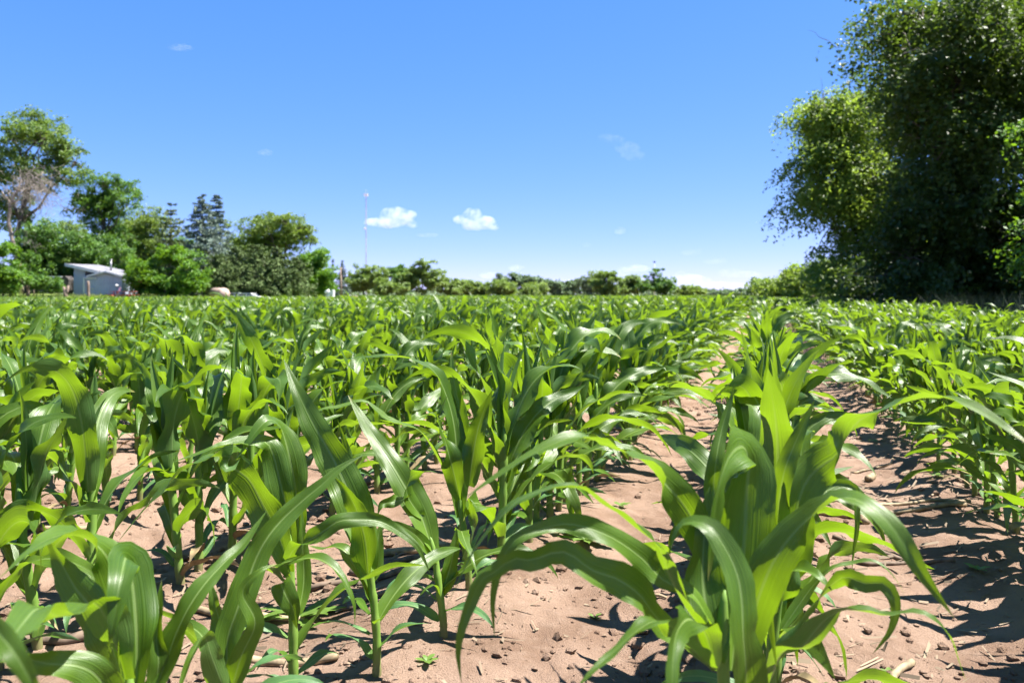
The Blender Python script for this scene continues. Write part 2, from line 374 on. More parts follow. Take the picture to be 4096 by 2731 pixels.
# where every plant of the field stands
prng = np.random.default_rng(21)
field = []                                            # row, x, y, height factor
def in_field(x, y):
    a = x/max(y, 1e-3)
    if a < -0.19: return y < 70.5
    if a < -0.075: return y < 150
    return y < 235
for k in range(-120, 8):
    c = ROW_C + ROW_STEP*(k-2); y = -1.5 + prng.random()*.2
    rowf = 1.06 if k == 1 else (0.90 if k >= 3 else (0.96 if k == 2 else 1.0))
    while y < 30.0:
        y += prng.uniform(.095, .15)
        x = ROW_SLOPE*y + c + drift(k, y) + prng.normal(0, .018)
        if prng.random() < .03 or not -1.05*max(y, 0)-1.2 < x < 1.0*max(y, 0)+2.5: continue
        if k == 1 and -.3 < y < 2.22: continue
        if k == 2 and -.3 < y < 1.40: continue
        if k == 3 and .1 < y < 1.35: continue
        if k < 1 and 0 < y < 1.55 and abs(x) < .66*y+.4: continue
        if math.hypot(x, y) < .62 or (-.66*y-.12 < x < .66*y+.12 and 0 < y < 1.0): continue
        hf = rowf*(0.90 + .22*vnoise(np.array(x*.35), np.array(y*.35), 9))*prng.normal(1, .055)
        field.append((k, x, y, float(hf)))
# the 300 nearest plants in the picture stand as things of their own
def seen(p): return p[2] > 0.9 and abs(p[1]) < .655*p[2] + .05 and p[2] < 12
cand = sorted([p for p in field if seen(p)], key=lambda p: math.hypot(p[1], p[2]))
N_SINGLE = 292
single = set(id(p) for p in cand[:N_SINGLE])

ORD = ['first','second','third','fourth','fifth','sixth','seventh','eighth','ninth','tenth','eleventh','twelfth','thirteenth','fourteenth','fifteenth','sixteenth','seventeenth','eighteenth','nineteenth']
TENS = ['','','twenty','thirty','forty','fifty','sixty']
def ordinal(n):
    if n <= 19: return ORD[n-1]
    t, u = divmod(n, 10)
    return {2:'twentieth',3:'thirtieth',4:'fortieth',5:'fiftieth',6:'sixtieth'}[t] if u == 0 else TENS[t]+'-'+ORD[u-1]
def row_phrase(k):
    if k == 2: return 'centre row between the two soil strips'
    if k == 1: return 'tall row beside the left soil strip'
    if k == 3: return 'short row beside the right soil strip'
    if k > 3: return ordinal(k-2)+' row right of the soil strips'
    return ordinal(2-k)+' row left of the soil strips'
# heroes: plants traced one by one
NV = {'c': np.array([0, -1, .35]), 'u': np.array([.05, -.12, 1.0]), 'r': np.array([.6, -.6, .35])}
hrng = np.random.default_rng(5)
HERO = [
 ('large corn plant nearest the camera at the lower right with broad shaded upright leaves',0.013, [(0.28,1.05,0.154),(0.281,1.053,0.236),(0.279,1.057,0.33),(0.283,1.06,0.388)],
  [(0.082,'c','r', [(0.295,1.07,0.276),(0.313,1.1,0.349),(0.327,1.12,0.44),(0.333,1.13,0.503),(0.333,1.12,0.546),(0.313,1.08,0.575),(0.282,1.03,0.574),(0.261,1.0,0.546),(0.255,1.0,0.508),(0.251,1.0,0.467),(0.246,1.0,0.42)]),
   (0.064,'c','u', [(0.309,1.06,0.28),(0.321,1.06,0.352),(0.332,1.04,0.412),(0.349,1.03,0.453),(0.371,1.02,0.486),(0.387,1.0,0.511),(0.403,0.98,0.53),(0.414,0.95,0.535),(0.435,0.93,0.519),(0.451,0.92,0.495),(0.464,0.91,0.469),(0.484,0.91,0.44),(0.506,0.91,0.411)]),
   (0.03,'c','c', [(0.289,1.13,0.452),(0.291,1.15,0.498),(0.295,1.15,0.543),(0.309,1.17,0.586),(0.324,1.18,0.625),(0.329,1.18,0.649)]),
   (0.046,'u','u', [(0.268,1.05,0.321),(0.226,1.02,0.375),(0.206,1.0,0.411),(0.192,0.99,0.441),(0.179,0.98,0.473),(0.153,0.97,0.495),(0.126,0.96,0.519),(0.105,0.95,0.536),(0.079,0.93,0.555),(0.041,0.92,0.556),(0.013,0.91,0.549),(-0.005,0.9,0.539),(-0.019,0.9,0.521),(-0.043,0.9,0.491),(-0.06,0.9,0.457),(-0.077,0.9,0.422)]),
   (0.054,'c','u', [(0.281,1.08,0.369),(0.266,1.1,0.431),(0.249,1.1,0.471),(0.229,1.09,0.501),(0.198,1.07,0.535),(0.173,1.05,0.561),(0.142,1.03,0.579),(0.108,1.01,0.595),(0.085,1.0,0.602),(0.062,0.99,0.599),(0.033,0.98,0.589),(0.009,0.97,0.578),(-0.02,0.96,0.561),(-0.041,0.95,0.549),(-0.058,0.95,0.536)]),
   (0.046,'u','c', [(0.268,1.05,0.333),(0.237,1.04,0.389),(0.199,1.04,0.407),(0.166,1.03,0.442),(0.121,1.01,0.476),(0.072,1.0,0.493),(0.03,0.98,0.491),(0.006,0.97,0.484),(-0.007,0.97,0.468),(-0.017,0.97,0.443),(-0.023,0.97,0.414),(-0.023,0.97,0.388),(-0.021,0.97,0.363)]),
   (0.056,'u','c', [(0.263,1.03,0.294),(0.224,1.0,0.331),(0.178,0.98,0.384),(0.155,0.97,0.416),(0.126,0.96,0.439),(0.095,0.95,0.453),(0.067,0.94,0.476),(0.046,0.94,0.476),(0.023,0.93,0.471),(0.001,0.92,0.476),(-0.018,0.92,0.462),(-0.035,0.91,0.455),(-0.047,0.91,0.43),(-0.057,0.9,0.403),(-0.061,0.9,0.375),(-0.057,0.9,0.342)]),
   (0.054,'u','u', [(0.256,1.02,0.299),(0.208,0.95,0.367),(0.185,0.92,0.398),(0.161,0.9,0.412),(0.135,0.88,0.407),(0.111,0.86,0.396),(0.085,0.84,0.384),(0.063,0.83,0.366)]),
   (0.06,'u','c', [(0.261,1.02,0.299),(0.239,0.98,0.362),(0.206,0.92,0.406),(0.179,0.86,0.419),(0.168,0.83,0.404),(0.163,0.81,0.371),(0.165,0.81,0.325)]),
   (0.06,'c','u', [(0.277,0.98,0.218),(0.277,0.95,0.289),(0.273,0.93,0.342),(0.267,0.92,0.388),(0.268,0.93,0.426),(0.265,0.94,0.454),(0.253,0.95,0.481),(0.241,0.96,0.498),(0.226,0.97,0.504),(0.208,0.98,0.498),(0.197,0.98,0.476),(0.191,0.98,0.447)]),
   (0.066,'c','c', [(0.271,1.05,0.297),(0.261,1.06,0.352),(0.259,1.08,0.393),(0.262,1.09,0.434),(0.268,1.1,0.473),(0.276,1.11,0.516)])]),
 ('corn plant close behind the large foreground plant, its leaf arching to the picture edge',0.012, [(0.401,1.24,0.041),(0.397,1.22,0.205),(0.406,1.22,0.315),(0.417,1.22,0.398)],
  [(0.066,'c','u', [(0.417,1.22,0.371),(0.426,1.2,0.448),(0.442,1.2,0.497),(0.464,1.2,0.522),(0.48,1.18,0.541),(0.479,1.17,0.549),(0.487,1.15,0.58),(0.491,1.12,0.606),(0.512,1.1,0.622),(0.535,1.07,0.638),(0.55,1.03,0.649),(0.571,1.0,0.643),(0.585,0.97,0.631),(0.59,0.94,0.619),(0.605,0.92,0.602)]),
   (0.046,'c','c', [(0.418,1.24,0.386),(0.408,1.22,0.454),(0.41,1.2,0.513),(0.422,1.2,0.546),(0.437,1.2,0.581),(0.456,1.2,0.622)]),
   (0.052,'u','u', [(0.369,1.15,0.212),(0.371,1.1,0.286),(0.38,1.05,0.315),(0.388,1.03,0.342),(0.402,1.02,0.366),(0.42,1.01,0.381),(0.443,1.0,0.383),(0.468,0.99,0.382),(0.495,0.98,0.393),(0.513,0.97,0.387),(0.533,0.97,0.365),(0.542,0.97,0.341),(0.554,0.97,0.307)]),
   (0.05,'u','c', [(0.393,1.2,0.214),(0.425,1.16,0.312),(0.44,1.14,0.348),(0.455,1.12,0.378),(0.467,1.11,0.388),(0.487,1.1,0.382),(0.507,1.09,0.386),(0.517,1.08,0.371),(0.52,1.08,0.35),(0.513,1.08,0.326),(0.502,1.08,0.31),(0.489,1.08,0.294)]),
   (0.062,'u','u', [(0.402,1.2,0.301),(0.411,1.18,0.368),(0.427,1.15,0.381),(0.437,1.13,0.38),(0.451,1.12,0.364)]),
   (0.03,'u','u', [(0.418,1.25,0.247),(0.474,1.26,0.318),(0.501,1.25,0.351),(0.532,1.25,0.359),(0.559,1.24,0.367),(0.578,1.23,0.358),(0.592,1.22,0.339),(0.601,1.22,0.322)]),
   (0.03,'u','c', [(0.441,1.3,0.314),(0.512,1.36,0.416),(0.55,1.38,0.444),(0.577,1.38,0.453),(0.592,1.37,0.443),(0.589,1.36,0.412),(0.589,1.36,0.382),(0.583,1.36,0.342),(0.58,1.36,0.305)]),
   (0.06,'c','c', [(0.427,1.25,0.332),(0.44,1.24,0.378),(0.453,1.23,0.426),(0.455,1.22,0.465)])]),
 ('corn plant at the lower left corner with a folded upright leaf in its whorl',0.013, [(-0.504,1.05,0.093),(-0.504,1.05,0.209),(-0.509,1.06,0.282)],
  [(0.072,'c','c', [(-0.51,1.05,0.261),(-0.53,1.05,0.325),(-0.564,1.07,0.359),(-0.603,1.1,0.377),(-0.633,1.12,0.403),(-0.647,1.12,0.43),(-0.661,1.12,0.461)]),
   (0.07,'c','u', [(-0.497,1.05,0.235),(-0.508,1.08,0.299),(-0.52,1.1,0.344),(-0.529,1.11,0.379),(-0.535,1.11,0.405),(-0.524,1.08,0.424),(-0.509,1.04,0.419),(-0.504,1.02,0.401),(-0.503,1.01,0.378),(-0.503,1.0,0.352),(-0.509,1.0,0.325)]),
   (0.06,'c','u', [(-0.532,1.12,0.281),(-0.558,1.15,0.339),(-0.574,1.15,0.384),(-0.582,1.13,0.419),(-0.591,1.1,0.445),(-0.598,1.07,0.458),(-0.605,1.04,0.462),(-0.606,1.0,0.459),(-0.609,0.97,0.449),(-0.616,0.95,0.439)]),
   (0.075,'u','u', [(-0.51,1.05,0.274),(-0.515,1.02,0.356),(-0.525,1.0,0.394),(-0.52,0.95,0.4),(-0.512,0.9,0.418),(-0.505,0.85,0.446),(-0.491,0.8,0.451),(-0.467,0.74,0.458),(-0.432,0.66,0.47)]),
   (0.022,'c','c', [(-0.408,0.62,0.535),(-0.394,0.61,0.523),(-0.375,0.6,0.511),(-0.362,0.6,0.489),(-0.35,0.6,0.466)]),
   (0.048,'c','u', [(-0.503,1.08,0.206),(-0.482,1.1,0.263),(-0.468,1.11,0.308),(-0.454,1.12,0.342),(-0.438,1.14,0.369),(-0.421,1.17,0.389),(-0.405,1.2,0.405),(-0.381,1.24,0.446)]),
   (0.032,'c','c', [(-0.496,1.1,0.223),(-0.488,1.1,0.269),(-0.495,1.11,0.302),(-0.496,1.12,0.342),(-0.497,1.13,0.377)]),
   (0.055,'c','c', [(-0.527,1.12,0.254),(-0.521,1.13,0.305),(-0.525,1.14,0.343),(-0.534,1.15,0.373)]),
   (0.06,'u','c', [(-0.495,1.0,0.261),(-0.509,0.98,0.31),(-0.528,0.97,0.329),(-0.552,0.95,0.341),(-0.575,0.93,0.357),(-0.588,0.9,0.364)])]),
 ('slender corn plant just right of the lower left corner plant, leaf tip pointing up right',0.011, [(-0.463,1.3,0.009),(-0.458,1.3,0.105),(-0.458,1.31,0.181),(-0.457,1.31,0.219)],
  [(0.058,'c','c', [(-0.455,1.3,0.15),(-0.471,1.31,0.213),(-0.489,1.32,0.257),(-0.5,1.33,0.283),(-0.506,1.34,0.299)]),
   (0.056,'c','c', [(-0.461,1.29,0.155),(-0.464,1.3,0.217),(-0.45,1.31,0.268),(-0.439,1.33,0.309),(-0.43,1.34,0.339),(-0.415,1.35,0.369),(-0.394,1.37,0.396),(-0.363,1.39,0.424),(-0.334,1.41,0.447),(-0.307,1.43,0.471),(-0.267,1.45,0.492)]),
   (0.052,'u','c', [(-0.46,1.27,0.121),(-0.444,1.26,0.157),(-0.425,1.25,0.214),(-0.403,1.25,0.267),(-0.423,1.25,0.314),(-0.399,1.26,0.344),(-0.377,1.28,0.349)]),
   (0.05,'u','u', [(-0.446,1.25,0.146),(-0.452,1.2,0.234),(-0.456,1.18,0.275),(-0.456,1.14,0.27),(-0.461,1.12,0.248),(-0.463,1.1,0.225)]),
   (0.05,'u','u', [(-0.479,1.34,0.15),(-0.519,1.36,0.185),(-0.547,1.38,0.2),(-0.583,1.4,0.202),(-0.623,1.42,0.197)])]),
 ('tall corn plant whose long arching leaf sweeps down to the left over the soil',0.012, [(-0.412,1.5,0.082),(-0.413,1.5,0.181),(-0.421,1.51,0.26),(-0.424,1.52,0.324)],
  [(0.074,'c','u', [(-0.418,1.5,0.26),(-0.441,1.5,0.33),(-0.471,1.5,0.389),(-0.494,1.5,0.432),(-0.517,1.49,0.454),(-0.533,1.48,0.466),(-0.518,1.47,0.481),(-0.554,1.45,0.485),(-0.588,1.43,0.469),(-0.616,1.41,0.437),(-0.647,1.4,0.402),(-0.668,1.39,0.374),(-0.683,1.38,0.353)]),
   (0.06,'c','u', [(-0.423,1.54,0.284),(-0.442,1.56,0.363),(-0.459,1.57,0.423),(-0.471,1.57,0.468),(-0.485,1.56,0.494),(-0.521,1.54,0.494),(-0.548,1.52,0.491),(-0.558,1.5,0.493),(-0.594,1.48,0.482),(-0.622,1.46,0.474)]),
   (0.07,'c','u', [(-0.423,1.58,0.288),(-0.432,1.6,0.37),(-0.447,1.61,0.442),(-0.46,1.61,0.492),(-0.467,1.6,0.518),(-0.478,1.57,0.535),(-0.494,1.55,0.52),(-0.514,1.53,0.486),(-0.531,1.52,0.461)]),
   (0.048,'u','c', [(-0.428,1.5,0.264),(-0.401,1.46,0.313),(-0.369,1.45,0.334),(-0.341,1.44,0.354),(-0.313,1.44,0.372),(-0.28,1.45,0.372),(-0.243,1.46,0.366),(-0.209,1.47,0.345),(-0.177,1.47,0.319),(-0.161,1.47,0.29),(-0.151,1.47,0.266)]),
   (0.052,'u','u', [(-0.419,1.48,0.254),(-0.424,1.44,0.291),(-0.387,1.42,0.308),(-0.35,1.41,0.315),(-0.32,1.4,0.306),(-0.293,1.39,0.283),(-0.275,1.38,0.25),(-0.272,1.38,0.208)]),
   (0.046,'u','u', [(-0.426,1.48,0.248),(-0.446,1.45,0.284),(-0.465,1.42,0.282),(-0.486,1.4,0.267),(-0.501,1.39,0.246)]),
   (0.05,'c','c', [(-0.416,1.47,0.248),(-0.42,1.45,0.255),(-0.408,1.44,0.237),(-0.395,1.44,0.211),(-0.389,1.44,0.177)]),
   (0.04,'c','c', [(-0.446,1.55,0.281),(-0.469,1.57,0.35),(-0.489,1.58,0.403),(-0.508,1.59,0.464)]),
   (0.034,'c','c', [(-0.41,1.53,0.169),(-0.405,1.55,0.229),(-0.411,1.56,0.312),(-0.414,1.57,0.361)])]),
 ('corn plant with one very broad bright leaf rising to the upper left',0.0115, [(-0.275,1.62,0.083),(-0.281,1.62,0.151),(-0.288,1.62,0.205),(-0.298,1.62,0.269)],
  [(0.082,'c','c', [(-0.293,1.62,0.222),(-0.311,1.63,0.302),(-0.333,1.64,0.367),(-0.372,1.66,0.439),(-0.417,1.68,0.505),(-0.45,1.7,0.558),(-0.476,1.72,0.601),(-0.499,1.74,0.641)]),
   (0.07,'c','c', [(-0.288,1.6,0.212),(-0.295,1.6,0.289),(-0.312,1.59,0.355),(-0.331,1.59,0.39),(-0.358,1.6,0.416)]),
   (0.052,'u','u', [(-0.286,1.62,0.151),(-0.307,1.62,0.201),(-0.336,1.63,0.248),(-0.36,1.64,0.262),(-0.395,1.65,0.256),(-0.428,1.66,0.26)]),
   (0.04,'c','c', [(-0.288,1.64,0.19),(-0.28,1.65,0.248),(-0.278,1.66,0.282),(-0.271,1.67,0.308)]),
   (0.03,'c','c', [(-0.306,1.66,0.3),(-0.328,1.68,0.368),(-0.349,1.69,0.448),(-0.373,1.7,0.517)]),
   (0.03,'u','u', [(-0.277,1.6,0.12),(-0.26,1.58,0.139),(-0.242,1.57,0.157)])]),
 ('leaning corn plant with a bent leaf folded across its bright stalk',0.012, [(-0.159,1.85,0.017),(-0.168,1.85,0.09),(-0.179,1.86,0.16),(-0.192,1.87,0.215)],
  [(0.078,'c','c', [(-0.185,1.86,0.181),(-0.218,1.88,0.27),(-0.256,1.9,0.327),(-0.294,1.92,0.381),(-0.338,1.95,0.431),(-0.376,1.97,0.484),(-0.412,2.0,0.53)]),
   (0.052,'c','u', [(-0.214,1.88,0.257),(-0.244,1.86,0.312),(-0.238,1.84,0.353),(-0.211,1.82,0.374),(-0.186,1.81,0.38),(-0.169,1.8,0.379)]),
   (0.05,'u','c', [(-0.179,1.86,0.152),(-0.213,1.84,0.216),(-0.252,1.83,0.251),(-0.277,1.83,0.263)]),
   (0.048,'u','c', [(-0.236,1.86,0.312),(-0.265,1.83,0.307),(-0.294,1.81,0.305),(-0.304,1.8,0.283)]),
   (0.05,'c','c', [(-0.166,1.86,0.078),(-0.147,1.87,0.136),(-0.135,1.88,0.191),(-0.132,1.89,0.229)]),
   (0.036,'u','u', [(-0.166,1.85,0.074),(-0.176,1.83,0.114),(-0.194,1.81,0.113),(-0.209,1.8,0.101)]),
   (0.03,'c','c', [(-0.187,1.9,0.189),(-0.21,1.92,0.288),(-0.232,1.93,0.35)])]),
 ('tall corn plant left of the aisle with its highest leaf arching far to the left',0.013, [(-0.109,2.1,-0.021),(-0.121,2.1,0.103),(-0.133,2.11,0.193),(-0.143,2.12,0.27)],
  [(0.074,'c','u', [(-0.135,2.11,0.193),(-0.146,2.13,0.328),(-0.154,2.14,0.421),(-0.173,2.14,0.501),(-0.204,2.12,0.573),(-0.248,2.1,0.608),(-0.314,2.08,0.619),(-0.402,2.06,0.618),(-0.468,2.05,0.601)]),
   (0.064,'c','u', [(-0.137,2.1,0.242),(-0.159,2.08,0.344),(-0.18,2.06,0.425),(-0.197,2.05,0.467),(-0.183,2.05,0.484),(-0.165,2.05,0.525)]),
   (0.056,'u','u', [(-0.152,2.12,0.26),(-0.211,2.1,0.376),(-0.241,2.08,0.426),(-0.275,2.06,0.443),(-0.317,2.04,0.462),(-0.352,2.03,0.493),(-0.381,2.02,0.512),(-0.434,2.0,0.501),(-0.482,1.98,0.493),(-0.534,1.96,0.455)]),
   (0.07,'c','c', [(-0.144,2.13,0.211),(-0.136,2.15,0.348),(-0.141,2.16,0.465),(-0.161,2.18,0.558),(-0.168,2.2,0.629)]),
   (0.072,'c','c', [(-0.114,2.1,0.278),(-0.104,2.08,0.352),(-0.089,2.07,0.431),(-0.068,2.06,0.496),(-0.05,2.05,0.538)]),
   (0.05,'u','u', [(-0.122,2.08,0.087),(-0.098,2.06,0.175),(-0.11,2.03,0.259),(-0.087,2.02,0.239)])]),
]

for label, r, st, leaves in HERO:
    st = [tuple(p) for p in st]; bx, by, bz = st[0]; g = gz(bx, by)
    if bz > g: st = [(bx, by, g-.03), (bx, by, g+(bz-g)*.5)] + st
    else: st[0] = (bx, by, g-.03)
    root = empty('corn_plant', (bx, by, g)); tag(root, label, 'corn plant', 'corn plants in the field')
    off = Vector((bx, by, g))
    so = stalk_arrays(st, r*.74, 10, 6); so.V = [tuple(Vector(v)-off) for v in so.V]
    so.build('stalk', M['stalk'], root, True)
    for w, n0, n1, P in leaves:
        ns = 34; C, L = resample(P, ns+1)
        s = np.linspace(0, 1, ns+1)[:, None]; e = np.clip(s*1.5, 0, 1)**.8; Nn = NV[n0]*(1-e) + NV[n1]*e
        Nn = Nn + np.stack([hrng.normal(0, .25) + .35*np.sin(s[:, 0]*hrng.uniform(3, 8)+hrng.random()*6), np.zeros(ns+1), .25*np.sin(s[:, 0]*hrng.uniform(3, 8)+hrng.random()*6)], -1)
        fo = .30 + .75*np.exp(-s[:, 0]*10)
        V, q, uv = leaf_arrays(C, Nn, w*(.92 if n0 == 'c' else .74)*(1.1 if w > .08 else 1), fo, hrng, ns, 4, base=.5, length=L, wave=.13, peak=.30, q=1.3)
        link('leaf', mesh_np('leaf', V - np.array(off), q, uv=uv, smooth=True), M['corn'], root)
    az = hrng.random()*6.28; ax = np.array(st[-1]) - np.array(st[0]); ax = ax/max(ax[2], .1)
    for kind, h in (('low', .03), ('low', .055), ('low', .08), ('mid', .10), ('low', .125)):      # short leaves at the foot of the stalk
        az += math.pi + hrng.normal(0, .45); o = link('leaf', LEAF[kind][hrng.integers(len(LEAF[kind]))], None, root)
        o.matrix_basis = Matrix.Translation((ax[0]*h, ax[1]*h, 0)) @ leaf_matrix(h, az, hrng.uniform(.75, 1.05), hrng.normal(0, .1), kind)
counts = {}
for p in sorted(cand[:N_SINGLE], key=lambda p: p[2]):
    k, x, y, hf = p; counts[k] = counts.get(k, 0)+1; nth = counts[k]
    if k == 2: nth += 2
    if k == 1: nth += 6
    root = empty('corn_plant', (x, y, gz(x, y))); root.scale = (hf, hf, hf)
    root.rotation_euler = (prng.normal(0, .05), prng.normal(0, .05), prng.random()*6.28)
    tag(root, f'{ordinal(nth)} corn plant from the camera in the {row_phrase(k)}', 'corn plant', 'corn plants in the field')
    link('stalk', STALK[prng.integers(5)], None, root)
    for kind, h, az, size, tilt in plan_plant(prng):
        o = link('leaf', LEAF[kind][prng.integers(len(LEAF[kind]))], None, root)
        if kind == 'low' and prng.random() < .22: o.material_slots[0].link = 'OBJECT'; o.material_slots[0].material = M['dry_leaf']; o['label'] = 'withered brown lower leaf'
        o.matrix_basis = leaf_matrix(h, az, size, tilt, kind)

# the rest of the field: one mass
proto_col = bpy.data.collections.new('corn_masters')
def plant_arrays(rng, ns, nt, k=5, keep=1.0):
    Vs, Qs, UVs, n = [], [], [], 0
    mb = stalk_arrays([(0, 0, -.03), (0, 0, .1), (0, 0, .22), (0, 0, .36)], .0105, k) if k else None
    for kind, h, az, size, tilt in plan_plant(rng):
        if rng.random() > keep and kind == 'low': continue
        V, q, uv = generic_leaf(kind, rng, ns, nt)
        m = np.array(leaf_matrix(h, az, size, tilt, kind))
        V = V @ m[:3, :3].T + m[:3, 3]
        Vs.append(V); Qs.append(q+n); UVs.append(uv); n += len(V)
    return np.vstack(Vs), np.vstack(Qs), np.vstack(UVs), mb
frng = np.random.default_rng(33); N_NEAR, N_FAR = 14, 8
for i in range(N_NEAR):
    V, q, uv, mb = plant_arrays(frng, 10, 1)
    nv = len(V); sv = np.array(mb.V); V2 = np.vstack([V, sv]); q2 = np.vstack([q, np.array(mb.Q)+nv])
    me = mesh_np('corn_mass', V2, q2, uv=np.vstack([uv, np.tile([.5, .1], (len(sv), 1))]), smooth=True); me.materials.append(M['corn'])
    proto_col.objects.link(bpy.data.objects.new(f'm_a{i:02d}', me))
for i in range(N_FAR):                                # 1.5 m of row each, along +Y
    Vs, Qs, UVs, n = [], [], [], 0
    for j in range(11):
        V, q, uv, mb = plant_arrays(frng, 5, 1, 0, .4)
        a = frng.random()*6.28; hf = frng.uniform(.88, 1.12)
        V = V*hf @ np.array([[math.cos(a), math.sin(a), 0], [-math.sin(a), math.cos(a), 0], [0, 0, 1]]) + np.array([frng.normal(0, .02), -.75+(j+.5)*1.5/11+frng.normal(0, .02), 0])
        Vs.append(V); Qs.append(q+n); UVs.append(uv); n += len(V)
    me = mesh_np('corn_mass', np.vstack(Vs), np.vstack(Qs), uv=np.vstack(UVs), smooth=True); me.materials.append(M['corn'])
    proto_col.objects.link(bpy.data.objects.new(f'm_b{i:02d}', me))
pts, rot, scl, idx = [], [], [], []
for p in field:
    if id(p) in single: continue
    k, x, y, hf = p
    pts.append((x, y, 0 if y > 14 else gz(x, y))); rot.append((prng.normal(0, .05), prng.normal(0, .05), prng.random()*6.28)); scl.append(hf); idx.append(int(prng.integers(N_NEAR)))
row_ang = -math.atan(ROW_SLOPE); ky = math.cos(row_ang)
for k in range(-330, 8):
    c = ROW_C + ROW_STEP*(k-2); y = 30.6 + prng.random()*.3
    while y < 235:
        x = ROW_SLOPE*y + c + drift(k, y)
        if -0.80*y < x < 0.75*y and in_field(x, y):
            hf = (.84 if k >= 3 else 1.0)*(0.90 + .22*float(vnoise(np.array(x*.1), np.array(y*.1), 9)))
            pts.append((x+prng.normal(0, .03), y, 0)); rot.append((0, 0, row_ang + (math.pi if prng.random() < .5 else 0))); scl.append(hf); idx.append(N_NEAR + int(prng.integers(N_FAR)))
        y += 1.5*ky
me = mesh_np('corn_mass_points', np.array(pts))
for nm, typ, dat in (('rot', 'FLOAT_VECTOR', np.array(rot, np.float32).ravel()), ('scl', 'FLOAT', np.array(scl, np.float32)), ('pick', 'INT', np.array(idx, np.int32))):
    at = me.attributes.new(nm, typ, 'POINT'); at.data.foreach_set('vector' if typ == 'FLOAT_VECTOR' else 'value', dat)
mass = link('corn_field', me); tag(mass, 'dense mass of young corn rows filling the field to the far trees', kind='stuff')
ng = bpy.data.node_groups.new('corn_scatter', 'GeometryNodeTree')
ng.interface.new_socket('Geometry', in_out='INPUT', socket_type='NodeSocketGeometry'); ng.interface.new_socket('Geometry', in_out='OUTPUT', socket_type='NodeSocketGeometry')
gi = ng.nodes.new('NodeGroupInput'); go = ng.nodes.new('NodeGroupOutput'); ip = ng.nodes.new('GeometryNodeInstanceOnPoints'); ci = ng.nodes.new('GeometryNodeCollectionInfo')
ci.inputs['Collection'].default_value = proto_col; ci.inputs['Separate Children'].default_value = True; ci.inputs['Reset Children'].default_value = True
def named(nm, dt):
    n = ng.nodes.new('GeometryNodeInputNamedAttribute'); n.data_type = dt; n.inputs['Name'].default_value = nm; return n.outputs['Attribute']
ip.inputs['Pick Instance'].default_value = True
L_ = ng.links.new
L_(gi.outputs[0], ip.inputs['Points']); L_(ci.outputs[0], ip.inputs['Instance']); L_(named('rot', 'FLOAT_VECTOR'), ip.inputs['Rotation']); L_(named('scl', 'FLOAT'), ip.inputs['Scale']); L_(named('pick', 'INT'), ip.inputs['Instance Index']); L_(ip.outputs[0], go.inputs[0])
mod = mass.modifiers.new('scatter', 'NODES'); mod.node_group = ng
print('corn: field', len(field), 'singles', len(single), 'mass points', len(pts))

# ------------------------------------------------------------------ trees
F = 1829.0                                            # picture scale used when the places were surveyed
def place(px, py, d): return np.array([(px-1176)*d/F, d, EYE-(py-678)*d/F])
def leaf_quads(P, L, rng, up=0.5, asp=0.62, out=None):
    """one small diamond per point, random facing with a bias to the sky (and outward)"""
    n = len(P); nrm = rng.normal(0, 1, (n, 3)); nrm /= np.linalg.norm(nrm, axis=1, keepdims=True)
    nrm[:, 2] += up
    if out is not None: nrm += out*0.45
    nrm /= np.linalg.norm(nrm, axis=1, keepdims=True)
    a = np.cross(nrm, rng.normal(0, 1, (n, 3))); a /= np.linalg.norm(a, axis=1, keepdims=True)+1e-9
    b = np.cross(nrm, a); s = (L*rng.uniform(.65, 1.25, n))[:, None]
    V = np.stack([P-a*s*.5, P-b*s*asp*.5+a*s*.06, P+a*s*.5-nrm*s*.10, P+b*s*asp*.5+a*s*.06], 1)
    return V.reshape(-1, 3)
def quads_of(n): return np.arange(n*4).reshape(-1, 4)
def lobe_points(lobes, n, rng, inner=.5):
    w = np.array([(l[3]*l[4]*l[5])**(2/3) for l in lobes]); w /= w.sum()
    k = rng.choice(len(lobes), n, p=w); L = np.array(lobes)[k]
    d = rng.normal(0, 1, (n, 3)); d /= np.linalg.norm(d, axis=1, keepdims=True)
    r = inner + (1-inner)*rng.random(n)**.7
    return L[:, :3] + d*L[:, 3:]*r[:, None], d
def limb(mb, a, b, r0, r1, rng, k=5, sag=.06):
    a, b = np.array(a), np.array(b); n = 5; L = np.linalg.norm(b-a); pts = []
    j = rng.normal(0, sag*L, (n, 3)); j[0] = j[-1] = 0
    for i in range(n):
        t = i/(n-1); p = a*(1-t)+b*t + j[i]*.6; p[2] += math.sin(t*math.pi)*L*.08; pts.append(tuple(p))
    mb.tube(pts, [r0+(r1-r0)*i/(n-1) for i in range(n)], k); return pts
